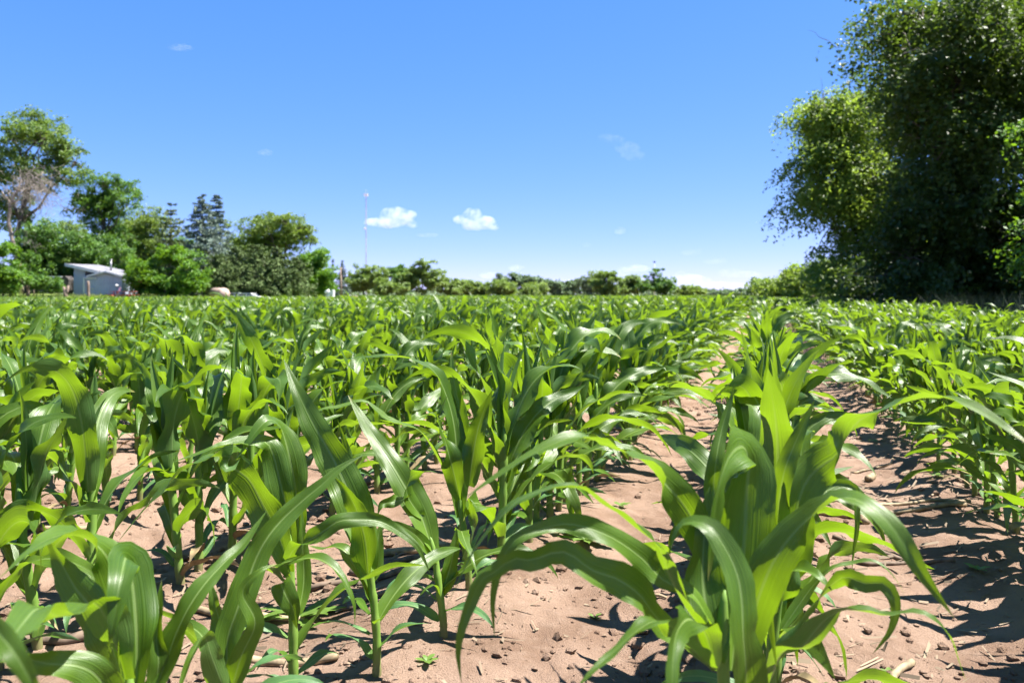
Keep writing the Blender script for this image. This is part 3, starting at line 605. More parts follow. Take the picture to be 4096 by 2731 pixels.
def tree(name, label, base, lobes, mat, bark, seed, n_clump, clump_r, per, L, trunk_r=.22, group=None, flat=.65, spray=0.0, cat='tree', inner=.5, fork=.45, limbs=True, up=.85, trunk_path=None, dead=0):
    """broadleaf: lobes are (x,y,z,rx,ry,rz) in metres"""
    rng = np.random.default_rng(seed); base = np.array(base, float); lobes = [tuple(l) for l in lobes]
    root = empty(name, tuple(base)); tag(root, label, cat, group)
    nm_ = max(len(lobes)*2, n_clump//(14 if spray > 0 else 8)); C0, D0 = lobe_points(lobes, nm_, rng, inner); pick = rng.integers(nm_, size=n_clump)
    C = C0[pick] + np.clip(rng.normal(0, 1, (n_clump, 3)), -1.5, 1.5)*np.array([1, 1, .55])*clump_r*1.15; D = D0[pick]
    keep = C[:, 2] > base[2]+.15; C, D = C[keep], D[keep]; nc = len(C)
    idx = np.repeat(np.arange(nc), per); n = len(idx)
    rad = clump_r*rng.uniform(.6, 1.35, nc)
    if spray > 0:                                     # leaves strung along drooping twigs
        nt = 7; tw = rng.normal(0, 1, (nc, nt, 3)); tw[..., 2] = tw[..., 2]*.5 - spray*.5; tw += D[:, None]*1.0
        tw /= np.linalg.norm(tw, axis=2, keepdims=True); ti = rng.integers(nt, size=n); t = rng.random(n)**.8
        dirv = tw[idx, ti]; ln = rad[idx]*1.5
        P = C[idx] + dirv*(ln*t)[:, None]; P[:, 2] -= spray*ln*t*t*.9; P += rng.normal(0, 1, (n, 3))*(L*.45)
    else:
        g = rng.normal(0, 1, (n, 3)); g /= np.linalg.norm(g, axis=1, keepdims=True); g *= (rng.random(n)**.5)[:, None]
        P = C[idx] + g*rad[idx][:, None]*np.array([1, 1, flat])
    ok = P[:, 2] > base[2]+.05; P = P[ok]; Dn = D[idx][ok]
    V = leaf_quads(P, L, rng, up, out=Dn)
    link('crown', mesh_np('crown', V-base, quads_of(len(P))), mat, root)
    mb = MB(); lc = np.array([l[:3] for l in lobes]); zc = float(np.mean(lc[:, 2])); top = np.array([lc[:, 0].mean(), lc[:, 1].mean(), zc])
    if trunk_path is None:
        j = rng.normal(0, .12, 2)
        trunk_path = [base, base*.6+top*.4*np.array([1, 1, 1])*1.0 if False else np.array([base[0]+j[0], base[1]+j[1], base[2]+(zc-base[2])*fork]), np.array([base[0]*.45+top[0]*.55, base[1]*.45+top[1]*.55, base[2]+(zc-base[2])*.8])]
    tp = [tuple(np.array(p)-base) for p in trunk_path]; m = len(tp)
    mb.tube([(tp[0][0], tp[0][1], -.2)]+tp, [trunk_r*1.35]+[trunk_r*(1-.5*i/(m-1)) for i in range(m)], 8)
    if limbs:
        forkp = np.array(tp[-2]) + (np.array(tp[-1])-np.array(tp[-2]))*.3
        for i, l in enumerate(lobes):
            st = forkp if i % 2 else np.array(tp[-1]); q = np.array(l[:3])-base
            limb(mb, st, q, trunk_r*.45, trunk_r*.14, rng)
            mine = np.where(np.linalg.norm((C-np.array(l[:3]))/np.array(l[3:]), axis=1) < 1.01)[0]
            for c in rng.permutation(mine)[:14]: limb(mb, q, C[c]-base, trunk_r*.13, .012+trunk_r*.02, rng, 4)
    mb.build('trunk', bark, root, True)
    if dead:
        mbd = MB()
        for i in range(dead):
            c = C[rng.integers(nc)]-base; t = np.array(tp[-1]); p = t+(c-t)*rng.uniform(.7, 1.05)
            q = p+rng.normal(0, 1, 3)*np.array([1.2, 1.0, .35]); pts = limb(mbd, p, q, .022, .006, rng, 4, .12)
            for _ in range(3): a = np.array(pts[rng.integers(1, 5)]); limb(mbd, a, a+rng.normal(0, .45, 3), .014, .004, rng, 3)
        mbd.build('dead_branch', M['dead'], root, True)
    return root
def blobs(spec, d, depth_r=1.0, dj=0.0, seed=0):
    """spec: (px, py, half width px, half height px) seen at distance d -> ellipsoids in metres"""
    rng = np.random.default_rng(seed+17); out = []
    for s in spec:
        px, py, rx = s[:3]; ry = s[3] if len(s) > 3 else rx
        dd = d + rng.uniform(-dj, dj); c = place(px, py, dd); k = dd/F
        out.append((c[0], c[1], c[2], rx*k, max(rx, ry)*k*depth_r, ry*k))
    return out
def ground_at(px, d): x = (px-1176)*d/F; return (x, d, float(terrain(np.array(x), np.array(d)))-.02)
def conifer(name, label, base, h, r, mat, bark, seed, levels=26, L=.22, droop=.25, start=.06, cat='spruce tree', group=None, power=.85, ragged=.25, per=16):
    rng = np.random.default_rng(seed); base = np.array(base, float); root = empty(name, tuple(base)); tag(root, label, cat, group)
    mb = MB(); mb.tube([(0, 0, -.2), (0, 0, h*.5), (0, 0, h*.99)], [h*.018, h*.011, .01], 7); P = []; out = []
    for i in range(levels):
        t = start + (1-start)*(i+rng.random()*.6)/levels; z = h*t; R_ = r*(1-t)**power*rng.uniform(1-ragged, 1+ragged*.4) + .04*r
        nb = max(4, int(9*(1-t)+4))
        for j in range(nb):
            a = rng.random()*6.28; Rb = R_*rng.uniform(.7, 1.1); dz = -droop*Rb*rng.uniform(.5, 1.3)
            e = np.array([math.cos(a)*Rb, math.sin(a)*Rb, z+dz]); limb(mb, (0, 0, z), e, .03, .01, rng, 3, .02)
            s = rng.random(per)**.7; p = np.outer(s, e-np.array([0, 0, z])) + np.array([0, 0, z]); p[:, 2] += Rb*.10*s**3
            p += rng.normal(0, 1, (per, 3))*np.array([.07, .07, .045])*max(Rb, .4)
            P.append(p); out.append(np.tile([math.cos(a), math.sin(a), -.1], (per, 1)))
    P = np.vstack(P); V = leaf_quads(P, L, rng, .35, .45, np.vstack(out)*1.2)
    link('crown', mesh_np('crown', V, quads_of(len(P))), mat, root); mb.build('trunk', bark, root, True)
    return root

M['lf_elm'] = m_foliage('elm_leaves', (0.090, 0.155, 0.024), (0.205, 0.300, 0.046), (0.40, 0.58, 0.055), .44, scale=.9)
M['lf_shade_tint'] = m_foliage('shade_tinted_leaves', (0.026, 0.054, 0.010), (0.060, 0.110, 0.018), (0.170, 0.290, 0.025), .22, scale=.9)  # leaf colour darkened to carry the deep shade under the trees
M['lf_half_shade_tint'] = m_foliage('half_shade_tinted_elm_leaves', (0.038, 0.074, 0.013), (0.090, 0.150, 0.025), (0.22, 0.36, 0.03), .28, scale=.9)  # elm leaf copy with part of the crown's shade put into its colour
M['lf_cotton'] = m_foliage('cottonwood_leaves', (0.065, 0.138, 0.023), (0.167, 0.268, 0.051), (0.348, 0.522, 0.058), .3)
M['lf_maple'] = m_foliage('maple_leaves', (0.057, 0.155, 0.014), (0.138, 0.287, 0.023), (0.299, 0.552, 0.023), .34)
M['lf_green'] = m_foliage('green_leaves', (0.042, 0.119, 0.022), (0.119, 0.238, 0.039), (0.252, 0.476, 0.042), .3)
M['lf_willow'] = m_foliage('willow_leaves', (0.106, 0.188, 0.037), (0.213, 0.312, 0.056), (0.375, 0.525, 0.062), .34)
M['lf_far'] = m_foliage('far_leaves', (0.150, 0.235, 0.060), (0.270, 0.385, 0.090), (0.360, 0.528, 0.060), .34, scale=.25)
M['lf_haze_tint'] = m_foliage('haze_tinted_leaves', (0.120, 0.192, 0.096), (0.180, 0.264, 0.132), (0.240, 0.384, 0.120), .3, scale=.2)  # greyer, bluer leaf colour stands in for distance haze
M['nd_spruce'] = m_foliage('blue_spruce_needles', (0.105, 0.160, 0.130), (0.220, 0.290, 0.230), (0.160, 0.240, 0.160), .08, .7)
M['nd_pine'] = m_foliage('pine_needles', (0.083, 0.128, 0.045), (0.180, 0.232, 0.083), (0.180, 0.255, 0.075), .12, .7)
M['nd_cedar'] = m_foliage('cedar_sprays', (0.075, 0.125, 0.034), (0.155, 0.225, 0.062), (0.180, 0.260, 0.060), .18, .7, .5)

# --- right: dense tree line along the field edge
elm_lobes = blobs([(1915, 255, 62, 78), (1875, 300, 42, 60), (1875, 400, 50, 75), (1930, 400, 60, 90), (1960, 300, 70, 90), (1965, 500, 70, 80), (1910, 520, 45, 55), (2015, 420, 60, 110), (2015, 560, 60, 80), (1920, 610, 40, 45)], 38, 1.0, 1.2, 1)
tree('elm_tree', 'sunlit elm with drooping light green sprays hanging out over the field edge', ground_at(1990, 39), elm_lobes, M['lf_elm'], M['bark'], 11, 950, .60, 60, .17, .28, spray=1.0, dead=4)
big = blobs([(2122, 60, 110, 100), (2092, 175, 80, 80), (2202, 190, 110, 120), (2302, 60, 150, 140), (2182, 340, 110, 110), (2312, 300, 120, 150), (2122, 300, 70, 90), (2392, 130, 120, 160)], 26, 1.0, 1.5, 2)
tree('elm_tree', 'tall shaded elm filling the upper right corner with dark drooping foliage', ground_at(2230, 28), big, M['lf_half_shade_tint'], M['bark'], 12, 1200, .55, 56, .15, .3, spray=.85, dead=12)
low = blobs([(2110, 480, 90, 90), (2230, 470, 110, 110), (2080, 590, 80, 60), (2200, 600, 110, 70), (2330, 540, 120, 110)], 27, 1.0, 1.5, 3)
tree('elm_tree', 'low dark elm in deep shade above the tall grass', ground_at(2240, 29), low, M['lf_shade_tint'], M['bark'], 13, 650, .50, 56, .16, .25, spray=.5, dead=20, inner=.35)
near = blobs([(2425, 415, 70, 42), (2500, 270, 90, 80), (2530, 560, 110, 90), (2560, 380, 110, 110)], 15.5, 1.0, .6, 4)
tree('box_elder_tree', 'box elder leaning in from the right edge with bright sunlit leaves', ground_at(2560, 16), near, M['lf_maple'], M['bark'], 14, 330, .34, 60, .10, .14, spray=.45, dead=0)
for i, (x, y, lab) in enumerate([(17.0, 9.0, 'elm of the tree line standing beside the camera, shading the verge'), (19.5, 17.0, 'elm of the tree line behind the box elder')]):
    tree('elm_tree', lab, (x, y, .1), [(x, y, 7.5, 4.2, 4.2, 4.0), (x-1.5, y+1, 5.2, 3.0, 3.2, 2.6), (x+1, y-1.5, 9.5, 3.2, 3.2, 2.8)], M['lf_shade_tint'], M['bark'], 70+i, 420, .7, 50, .24, .3, spray=.5)
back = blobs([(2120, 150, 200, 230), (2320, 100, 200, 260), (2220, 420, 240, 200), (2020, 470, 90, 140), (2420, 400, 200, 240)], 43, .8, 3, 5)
tree('elm_tree', 'towering elm behind the shaded trees at the field edge', ground_at(2230, 44), back, M['lf_shade_tint'], M['bark'], 15, 700, 1.3, 60, .30, .4, dead=0)
for i, (px, py, rx, ry, d, lab) in enumerate([
    (1935, 630, 60, 50, 46, 'small bushy tree under the drooping elm sprays'), (1925, 655, 70, 26, 62, 'low bushes behind the drooping elm'), (2040, 640, 70, 55, 34, 'dark shrub at the foot of the shaded elms'),
    (2170, 640, 80, 50, 30, 'dense dark shrub behind the tall verge grass'), (2300, 650, 80, 60, 26, 'dark bush by the right edge below the elm limbs'),
    (2090, 560, 110, 110, 50, 'deep shaded thicket between the elm trunks'), (2300, 560, 130, 120, 40, 'thicket closing the tree line at the right edge')]):
    tree('shrub', lab, ground_at(px, d), blobs([(px, py, rx, ry), (px-rx*.5, py+ry*.3, rx*.6, ry*.7), (px+rx*.5, py+ry*.2, rx*.6, ry*.8)], d, .8, .5, i), M['lf_shade_tint'] if i > 1 else M['lf_elm'], M['bark'], 40+i, 150, .55 if i < 5 else .9, 50, .16 if i < 5 else .26, .10, cat='shrub', group='shrubs along the tree line')
for i, (spec, d, lab, mt) in enumerate([
    ([(1850, 645, 42, 35), (1880, 630, 35, 30), (1830, 655, 25, 25)], 72, 'rounded light green tree just past the drooping elm', 'lf_elm'),
    ([(1795, 664, 22, 18), (1815, 660, 18, 16)], 115, 'small round tree farther along the field edge', 'lf_elm'),
    ([(1765, 668, 20, 14)], 170, 'low tree at the far end of the tree line', 'lf_far')]):
    tree('field_edge_tree', lab, ground_at(spec[0][0], d), blobs(spec, d, 1.0, 1, i), M[mt], M['bark'], 60+i, 130, .028*d*.35, 45, .0042*d, .15, group='trees receding along the field edge')

# --- left: farmyard trees
yard = [
 ('cottonwood_tree', 'tallest broad tree at the far left towering over the farmyard', 40, 93, [(30, 320, 55, 50), (95, 330, 60, 60), (150, 345, 45, 40), (175, 375, 32, 28), (60, 400, 55, 45), (-30, 400, 70, 90), (130, 400, 40, 25), (10, 480, 60, 60), (85, 290, 30, 28)], 'lf_cotton', 330, .95, 34, .34, .42, .3),
 ('poplar_tree', 'dark green poplar with a separate high crown behind the shed', 222, 98, [(235, 420, 42, 30), (275, 440, 32, 28), (215, 455, 35, 28), (295, 470, 20, 18), (245, 480, 45, 30), (235, 530, 40, 38), (265, 560, 45, 40)], 'lf_green', 230, .85, 36, .32, .3, .3),
 ('leafy_tree', 'dark leafy tree behind the dead trunk at the far left', 110, 90, [(105, 540, 55, 45), (135, 580, 55, 50), (80, 590, 50, 50), (120, 630, 65, 35)], 'lf_green', 230, .8, 38, .32, .22, .3),
 ('leafy_tree', 'shady tree standing right behind the shed roof', 215, 92, [(190, 580, 45, 50), (230, 600, 50, 45), (270, 600, 40, 50), (240, 640, 60, 30), (165, 640, 35, 30)], 'lf_green', 230, .8, 38, .32, .22, .3),
 ('willow_tree', 'pale feathery willow between poplar and pine', 335, 104, [(335, 510, 42, 38), (315, 545, 35, 35), (360, 550, 35, 40), (330, 590, 45, 40)], 'lf_willow', 190, .8, 30, .30, .22, .3),
 ('elm_tree', 'wide spreading light green elm above the cedars', 640, 108, [(565, 528, 38, 25), (610, 512, 38, 22), (655, 508, 35, 20), (685, 525, 28, 20), (708, 545, 18, 14), (630, 545, 50, 28), (590, 565, 45, 30), (670, 555, 35, 30)], 'lf_willow', 260, .8, 34, .32, .3, .3),
 ('maple_bush', 'bright green maple bush beside the shed wall', 380, 79, [(345, 625, 36, 38), (390, 612, 42, 40), (435, 618, 32, 36), (322, 648, 20, 22), (405, 650, 55, 28), (360, 655, 42, 24)], 'lf_maple', 260, .62, 42, .27, .12, .2),
 ('maple_tree', 'bright maple at the right end of the cedars', 725, 92, [(712, 600, 28, 30), (735, 625, 30, 38), (750, 650, 22, 26), (710, 645, 32, 30)], 'lf_maple', 160, .62, 42, .29, .14, .2),
 ('maple_sapling', 'light green sapling at the left picture edge by the fence posts', 8, 77, [(5, 590, 30, 45), (25, 640, 26, 25), (-10, 640, 30, 30), (40, 570, 14, 20)], 'lf_maple', 120, .5, 40, .26, .09, .2),
 ('leafy_shrub', 'light shrub under the dead tree by the yard fence', 62, 79, [(62, 600, 14, 26), (70, 640, 18, 26), (110, 655, 25, 14)], 'lf_green', 70, .45, 36, .24, .05, .2),
 ('poplar_tree', 'grey green poplar seen between the tallest tree and the dark poplar', 160, 110, [(165, 540, 38, 40), (150, 590, 45, 45), (185, 600, 40, 45)], 'lf_cotton', 170, .85, 34, .34, .25, .3),
 ('leafy_tree', 'pale tree rising behind the maple bush and pine', 300, 112, [(300, 540, 34, 38), (290, 590, 45, 45), (330, 600, 40, 40)], 'lf_cotton', 170, .85, 34, .34, .25, .3),
 ('leafy_tree', 'green tree filling the gap below the pine and spruces', 425, 108, [(425, 575, 42, 38), (410, 620, 55, 40), (455, 630, 45, 35)], 'lf_green', 180, .85, 34, .34, .25, .3),
 ('leafy_tree', 'rounded tree behind the cedars and spruces', 545, 114, [(540, 560, 42, 32), (520, 600, 50, 40), (570, 610, 45, 40)], 'lf_willow', 170, .85, 34, .34, .25, .3)]
for i, (nm, lab, px, d, spec, mt, nc, cr, per, L, tr, fl) in enumerate(yard):
    tree(nm, lab, ground_at(px, d), blobs([(a, b, c*1.14, e*1.12) for a, b, c, e in spec], d, .9, 1.5, i), M[mt], M['bark'], 100+i, int(nc*1.9), cr*.9, int(per*1.4), L*.95, tr, inner=.25)
conifer('spruce_tree', 'tall blue spruce, the broader of the pair', ground_at(465, 99), place(465, 432, 99)[2]-.9, 5.2, M['nd_spruce'], M['bark'], 201, 40, .36, .22, ragged=.3, per=40, power=.72)
conifer('spruce_tree', 'narrower blue spruce close behind its twin', ground_at(497, 103), place(497, 430, 103)[2]-.9, 4.2, M['nd_spruce'], M['bark'], 202, 40, .36, .22, ragged=.3, per=36, power=.72)
conifer('pine_tree', 'olive green pine beside the blue spruces', ground_at(392, 101), place(392, 463, 101)[2]-.9, 3.6, M['nd_pine'], M['bark'], 203, 20, .36, -.1, power=.5, ragged=.45, per=34, cat='pine tree')
for i, (px, top, d, r) in enumerate([(500, 565, 86, 2.3), (545, 548, 88, 2.5), (592, 545, 85, 2.6), (638, 552, 87, 2.6), (682, 575, 86, 2.3), (525, 590, 83, 2.2), (615, 580, 83, 2.6), (660, 600, 82.5, 2.2)]):
    conifer('cedar_tree', ['bushy olive cedar nearest the blue spruces', 'second cedar of the olive clump with a pointed top', 'tallest ragged cedar in the middle of the clump', 'cedar under the spreading elm crown', 'last cedar before the bright maple', 'low cedar in front, beside the maple bush', 'broad low cedar in front above the parked white vehicles', 'low front cedar at the maple end'][i],
            ground_at(px, d), place(px, top, d)[2]-.9, r, M['nd_cedar'], M['bark'], 210+i, 24, .32, -.35, power=.4, ragged=.35, cat='cedar tree', group='olive cedars in the farmyard', per=34, start=.05)
conifer('spruce_tree', 'small pale spruce behind the utility pole', ground_at(786, 128), place(786, 588, 128)[2]-.6, 1.9, M['nd_spruce'], M['bark'], 220, 20, .34, .2)
conifer('spruce_tree', 'tiny spruce tip left of the utility pole', ground_at(765, 132), place(765, 585, 132)[2]-.6, 1.3, M['nd_spruce'], M['bark'], 221, 18, .34, .2)
# dead tree: bare pale trunk, drooping grey twigs
rng = np.random.default_rng(77); d = 84.0; b0 = np.array(ground_at(50, d)); root = empty('dead_tree', tuple(b0)); tag(root, 'dead tree with a bare pale trunk and drooping grey twigs', 'tree')
tp = [place(*p, d)-b0 for p in [(50, 682), (48, 640), (40, 590), (28, 550), (20, 510), (24, 470), (38, 440), (50, 415)]]
mb = MB(); mb.tube([tuple(p) for p in tp], [.26, .24, .22, .19, .17, .14, .10, .07], 8)
limb(mb, tp[3], place(48, 505, d)-b0, .09, .04, rng); limb(mb, tp[5], place(80, 425, d-1)-b0, .10, .05, rng); limb(mb, tp[5], place(5, 440, d)-b0, .09, .04, rng); limb(mb, tp[6], place(110, 440, d+1)-b0, .08, .03, rng); limb(mb, tp[6], place(95, 400, d)-b0, .07, .03, rng)
mb.build('trunk', M['bark_pale'], root, True)
mb = MB()
for i in range(210):
    a = place(rng.normal(65, 30), rng.normal(425, 22), d+rng.normal(0, 1.3))-b0
    e = a + np.array([rng.normal(.7, .8), rng.normal(0, .8), -abs(rng.normal(1.0, .7))]); pts = limb(mb, a, e, .028, .008, rng, 3, .12)
    for _ in range(2): q = np.array(pts[rng.integers(1, 5)]); limb(mb, q, q+np.array([rng.normal(.2, .4), rng.normal(0, .4), -abs(rng.normal(.5, .3))]), .012, .005, rng, 3)
for i in range(60):
    a = place(rng.normal(130, 30), rng.normal(470, 22), d+rng.normal(0, 1.3))-b0; limb(mb, a, a+np.array([rng.normal(.5, .7), rng.normal(0, .6), rng.normal(-.2, .5)]), .02, .006, rng, 3, .12)
for i in range(26):
    a = place(rng.normal(60, 10), rng.normal(560, 22), d+rng.normal(0, .5))-b0; limb(mb, a, a+np.array([rng.normal(.4, .5), rng.normal(0, .6), -abs(rng.normal(.8, .5))]), .02, .006, rng, 3, .12)
tag(mb.build('twigs', M['dead'], root, True), kind='stuff')

# shaded undergrowth behind the yard trees, each bush on its own
for i, px in enumerate(range(-20, 780, 62)):
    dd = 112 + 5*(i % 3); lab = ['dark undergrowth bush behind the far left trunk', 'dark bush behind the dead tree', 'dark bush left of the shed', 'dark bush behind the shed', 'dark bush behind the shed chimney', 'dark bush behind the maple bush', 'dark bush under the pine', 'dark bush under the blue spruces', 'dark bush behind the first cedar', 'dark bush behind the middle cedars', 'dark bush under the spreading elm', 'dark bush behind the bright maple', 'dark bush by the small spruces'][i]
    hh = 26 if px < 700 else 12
    tree('yard_bush', lab, ground_at(px, dd), blobs([(px, 678-hh, 44, hh), (px+20, 672-hh*.6, 34, hh*.8)], dd, .6, 1, i), M['lf_shade_tint'], M['bark'], 500+i, 90, .9, 36, .42, .12, cat='shrub', group='undergrowth behind the yard', limbs=False)

# --- far trees beyond the field
far = [
 ('lf_far', 165, [(835, 650, 28, 28), (815, 660, 18, 20), (855, 640, 22, 22)], 'round pale green tree at the foot of the tall mast'),
 ('lf_green', 168, [(912, 640, 26, 24), (935, 636, 18, 18)], 'darker round tree in the middle of the far left clump'),
 ('lf_far', 160, [(970, 640, 34, 28), (995, 650, 24, 26), (950, 655, 26, 22)], 'biggest willow of the clump beyond the field'),
 ('lf_far', 155, [(885, 664, 22, 16), (918, 666, 18, 14)], 'low bright bush in front of the far left clump'),
 ('lf_far', 250, [(1045, 666, 24, 16), (1030, 660, 16, 14)], 'small pale tree right of the willow clump'),
 ('lf_far', 255, [(1085, 667, 22, 14), (1105, 670, 18, 12)], 'low rounded tree on the far field edge'),
 ('lf_far', 250, [(1140, 667, 26, 14), (1165, 670, 18, 12)], 'pale bush beneath the hazy far grove'),
 ('lf_haze_tint', 380, [(1165, 656, 30, 14), (1200, 654, 32, 15), (1228, 660, 18, 10)], 'hazy blue green grove in the far distance'),
 ('lf_far', 248, [(1225, 668, 28, 14)], 'bright yellow green bush on the far field edge'),
 ('lf_haze_tint', 330, [(1280, 666, 24, 12), (1305, 664, 18, 12)], 'greyish low trees before the larger far clump'),
 ('lf_haze_tint', 300, [(1355, 655, 20, 18)], 'grey green tree tucked behind the larger far clump'),
 ('lf_far', 240, [(1398, 655, 34, 20), (1375, 662, 20, 16)], 'broad yellow green tree of the larger far clump'),
 ('lf_far', 245, [(1450, 660, 20, 16), (1435, 664, 16, 12)], 'airy tree between the two crowns of the far clump'),
 ('lf_green', 240, [(1500, 654, 26, 20), (1525, 660, 22, 17)], 'dark rounded tree below the short distant mast'),
 ('lf_far', 300, [(1575, 671, 26, 9), (1600, 673, 18, 7)], 'low bushes where the far clump ends'),
 ('lf_haze_tint', 700, [(1650, 676, 40, 4), (1700, 676, 50, 4)], 'blue green line of woods on the horizon at the row ends')]
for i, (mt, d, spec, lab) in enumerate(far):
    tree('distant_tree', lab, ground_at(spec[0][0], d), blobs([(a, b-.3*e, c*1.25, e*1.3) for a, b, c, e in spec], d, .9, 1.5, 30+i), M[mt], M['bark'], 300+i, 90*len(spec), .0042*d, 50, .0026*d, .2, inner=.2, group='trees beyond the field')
# woods closing the horizon behind everything
rng = np.random.default_rng(88); P = []
for i in range(15000):
    a = rng.uniform(-.95, .42); dd = rng.uniform(760, 1000); P.append((a*dd, dd, rng.random()**.8*(5.5+3*float(vnoise(np.array(a*30), np.array(0.0), 5)))))
tag(link('far_woods', mesh_np('far_woods', leaf_quads(np.array(P), 4.0, rng, .5), quads_of(len(P))), M['lf_haze_tint']), 'thin band of far woods on the horizon', kind='stuff')

# --- tall grass: verge in the shade, yard edge
def blades(name, P, h, w, mat, label, seed):
    rng = np.random.default_rng(seed); P = np.asarray(P); n = len(P); a = rng.random(n)*6.28; s = np.stack([np.cos(a), np.sin(a), 0*a], -1)*(w*rng.uniform(.6, 1.3, n))[:, None]
    H = h*rng.uniform(.5, 1.15, n); ln = rng.normal(0, .28, (n, 2))*H[:, None]
    mid = P + np.stack([ln[:, 0]*.35, ln[:, 1]*.35, H*.55], -1); tip = P + np.stack([ln[:, 0], ln[:, 1], H], -1)
    V = np.stack([P-s, P+s, mid+s*.8, mid-s*.8, tip], 1).reshape(-1, 3); b = np.arange(n)*5
    q = np.stack([b, b+1, b+2, b+3], -1); t = np.stack([b+3, b+2, b+4], -1)
    return tag(link(name, mesh_np(name, V, q, t), mat), label, kind='stuff')
M['grass_shade_tint'] = m_foliage('shade_tinted_verge_blades', (0.012, 0.026, 0.010), (0.030, 0.050, 0.020), None, .25, .6)  # blade colour lowered to deepen the tree line's shade
M['grass_pale'] = m_foliage('yard_blades', (0.10, 0.17, 0.03), (0.26, 0.30, 0.09), None, .25, .6)
rng = np.random.default_rng(91); P = []
for i in range(26000):
    y = 3.0 + 62*rng.random()**1.7; x = ROW_SLOPE*y + 4.25 + 5.0*rng.random()**1.2; P.append((x, y, .03))
blades('verge_grass', P, .78, .006, M['grass_shade_tint'], 'tall dark grass in the shade under the tree line', 1)
P = []
for i in range(15000):
    y = rng.uniform(70.8, 79); a = rng.uniform(-.74, -.19); x = a*y; P.append((x, y, float(terrain(np.array(x), np.array(y)))))
blades('yard_grass', P, .42, .02, M['grass_pale'], 'pale unmown grass and weeds along the yard edge', 2)

# ------------------------------------------------------------------ farmyard things
M['siding'] = m_plain('blue_grey_siding', (0.44, 0.48, 0.60), .6, .05, 1.5)
M['roofing'] = m_plain('grey_roofing', (0.20, 0.20, 0.225), .8, .1, 3.0)
M['white'] = m_plain('white_paint', (0.78, 0.78, 0.77), .5, .04, 3.0)
M['red'] = m_plain('faded_red_paint', (0.55, 0.13, 0.10), .6, .15, 4.0)
M['post'] = m_plain('weathered_wood', (0.27, 0.20, 0.155), .9, .2, 9.0, bump=.5)
M['metal'] = m_plain('grey_metal', (0.35, 0.35, 0.35), .45, .1, 4.0, .6)
M['tank'] = m_plain('rusty_pale_tank', (0.55, 0.40, 0.34), .6, .22, 2.2)
M['dark_wall'] = m_plain('dark_boards', (0.06, 0.05, 0.05), .8, .2, 3.0)
M['glass'] = m_plain('dark_glass', (0.02, 0.025, 0.03), .08, .1, 2.0)
M['tyre'] = m_plain('black_rubber', (0.02, 0.02, 0.02), .8, .1, 5.0)
M['pale_green'] = m_plain('pale_green_paint', (0.35, 0.45, 0.38), .4, .05, 2.0)
def X(px, d): return (px-1176)*d/F
def Z(py, d): return EYE-(py-678)*d/F
YG = 0.90
# shed -------------------------------------------------------------
d = 80.0; bx = X(235, d); root = empty('shed', (bx, d, YG)); tag(root, 'blue grey shed with white roof edges and a small front gable', 'shed')
def rel(x, y, z): return (x-bx, y-d, z-YG)
xl, xr, xm = X(190, d), X(280, d), X(246, d); ze = Z(636, d); zp = Z(626, d)
mb = MB(); mb.prism([(xl-bx, -.1), (xr-bx, -.1), (xr-bx, ze-YG), (xm-bx, zp-YG), (xl-bx, ze-YG+.02)], 0, 4.2); mb.build('wall', M['siding'], root)
x0 = X(170, 80.5); mb = MB(); mb.prism([(x0-bx, -.1), (xl-bx-.005, -.1), (xl-bx-.005, Z(622, 80.5)-YG), (x0-bx, Z(615, 80.5)-YG)], .5, 4.4); mb.build('side_wall', M['siding'], root)
bd = MB(); bd.box((x0-bx-.01, .472, 0), (xl-bx-.01, .497, .145)); bme = bd.mesh('siding_board'); bme.materials.append(M['siding'])
for i in range(15): o = link('siding_board', bme, None, root); o.location = (0, 0, .04+i*.15)
bt = MB(); bt.box((-.02, -.02, 0), (.02, -.002, ze-YG-.06)); btm = bt.mesh('batten'); btm.materials.append(M['siding'])
for i in range(13): o = link('batten', btm, None, root); o.location = (xl-bx+.15+i*(xr-xl-.3)/12, 0, .02)
A, B, C_, D_ = (X(150, 80.2), 80.2, Z(609, 80.2)), (X(262, 79.7), 79.7, Z(634, 79.7)), (X(285, 84), 84, Z(624, 84)), (X(226, 86), 86, Z(611.5, 86))
V = [rel(*p) for p in (A, B, C_, D_)]; V += [(x, y, z+.16) for x, y, z in V]
rf = link('roof', mesh_np('roof', V, [(3,2,1,0),(4,5,6,7),(0,1,5,4),(1,2,6,5),(2,3,7,6),(3,0,4,7)]), M['roofing'], root)
def bar(P, Q, h, t, name, mat, parent):
    mb = MB(); P, Q = Vector(P), Vector(Q); yv = Vector((0, t, 0)); zv = Vector((0, 0, h))
    mb.V = [tuple(v) for v in (P, Q, Q+yv, P+yv, P+zv, Q+zv, Q+yv+zv, P+yv+zv)]; mb.Q = [(0,3,2,1),(4,5,6,7),(0,1,5,4),(1,2,6,5),(2,3,7,6),(3,0,4,7)]
    return mb.build(name, mat, parent)
bar(rel(A[0]-.03, A[1]-.06, A[2]-.10), rel(X(226, 79.8), 79.75, Z(626.5, 79.8)-.10), .30, .05, 'fascia', M['white'], root)
pk = rel(xm, d-.35, Z(622.5, d)-.16)
for sx, e in ((-1, rel(X(203, d), d-.35, Z(633, d)-.16)), (1, rel(X(283, d), d-.35, Z(633, d)-.16))):
    bar(e, pk, .17, .04, 'fascia', M['white'], root)
    mb = MB(); e2 = Vector(e)+Vector((0, .045, .05)); p2 = Vector(pk)+Vector((0, .045, .05)); yv = Vector((0, 3, 0)); zv = Vector((0, 0, .09))
    mb.V = [tuple(v) for v in (e2, p2, p2+yv, e2+yv, e2+zv, p2+zv, p2+yv+zv, e2+yv+zv)]; mb.Q = [(0,3,2,1),(4,5,6,7),(0,1,5,4),(1,2,6,5),(2,3,7,6),(3,0,4,7)]; mb.build('gable_roof', M['roofing'], root)
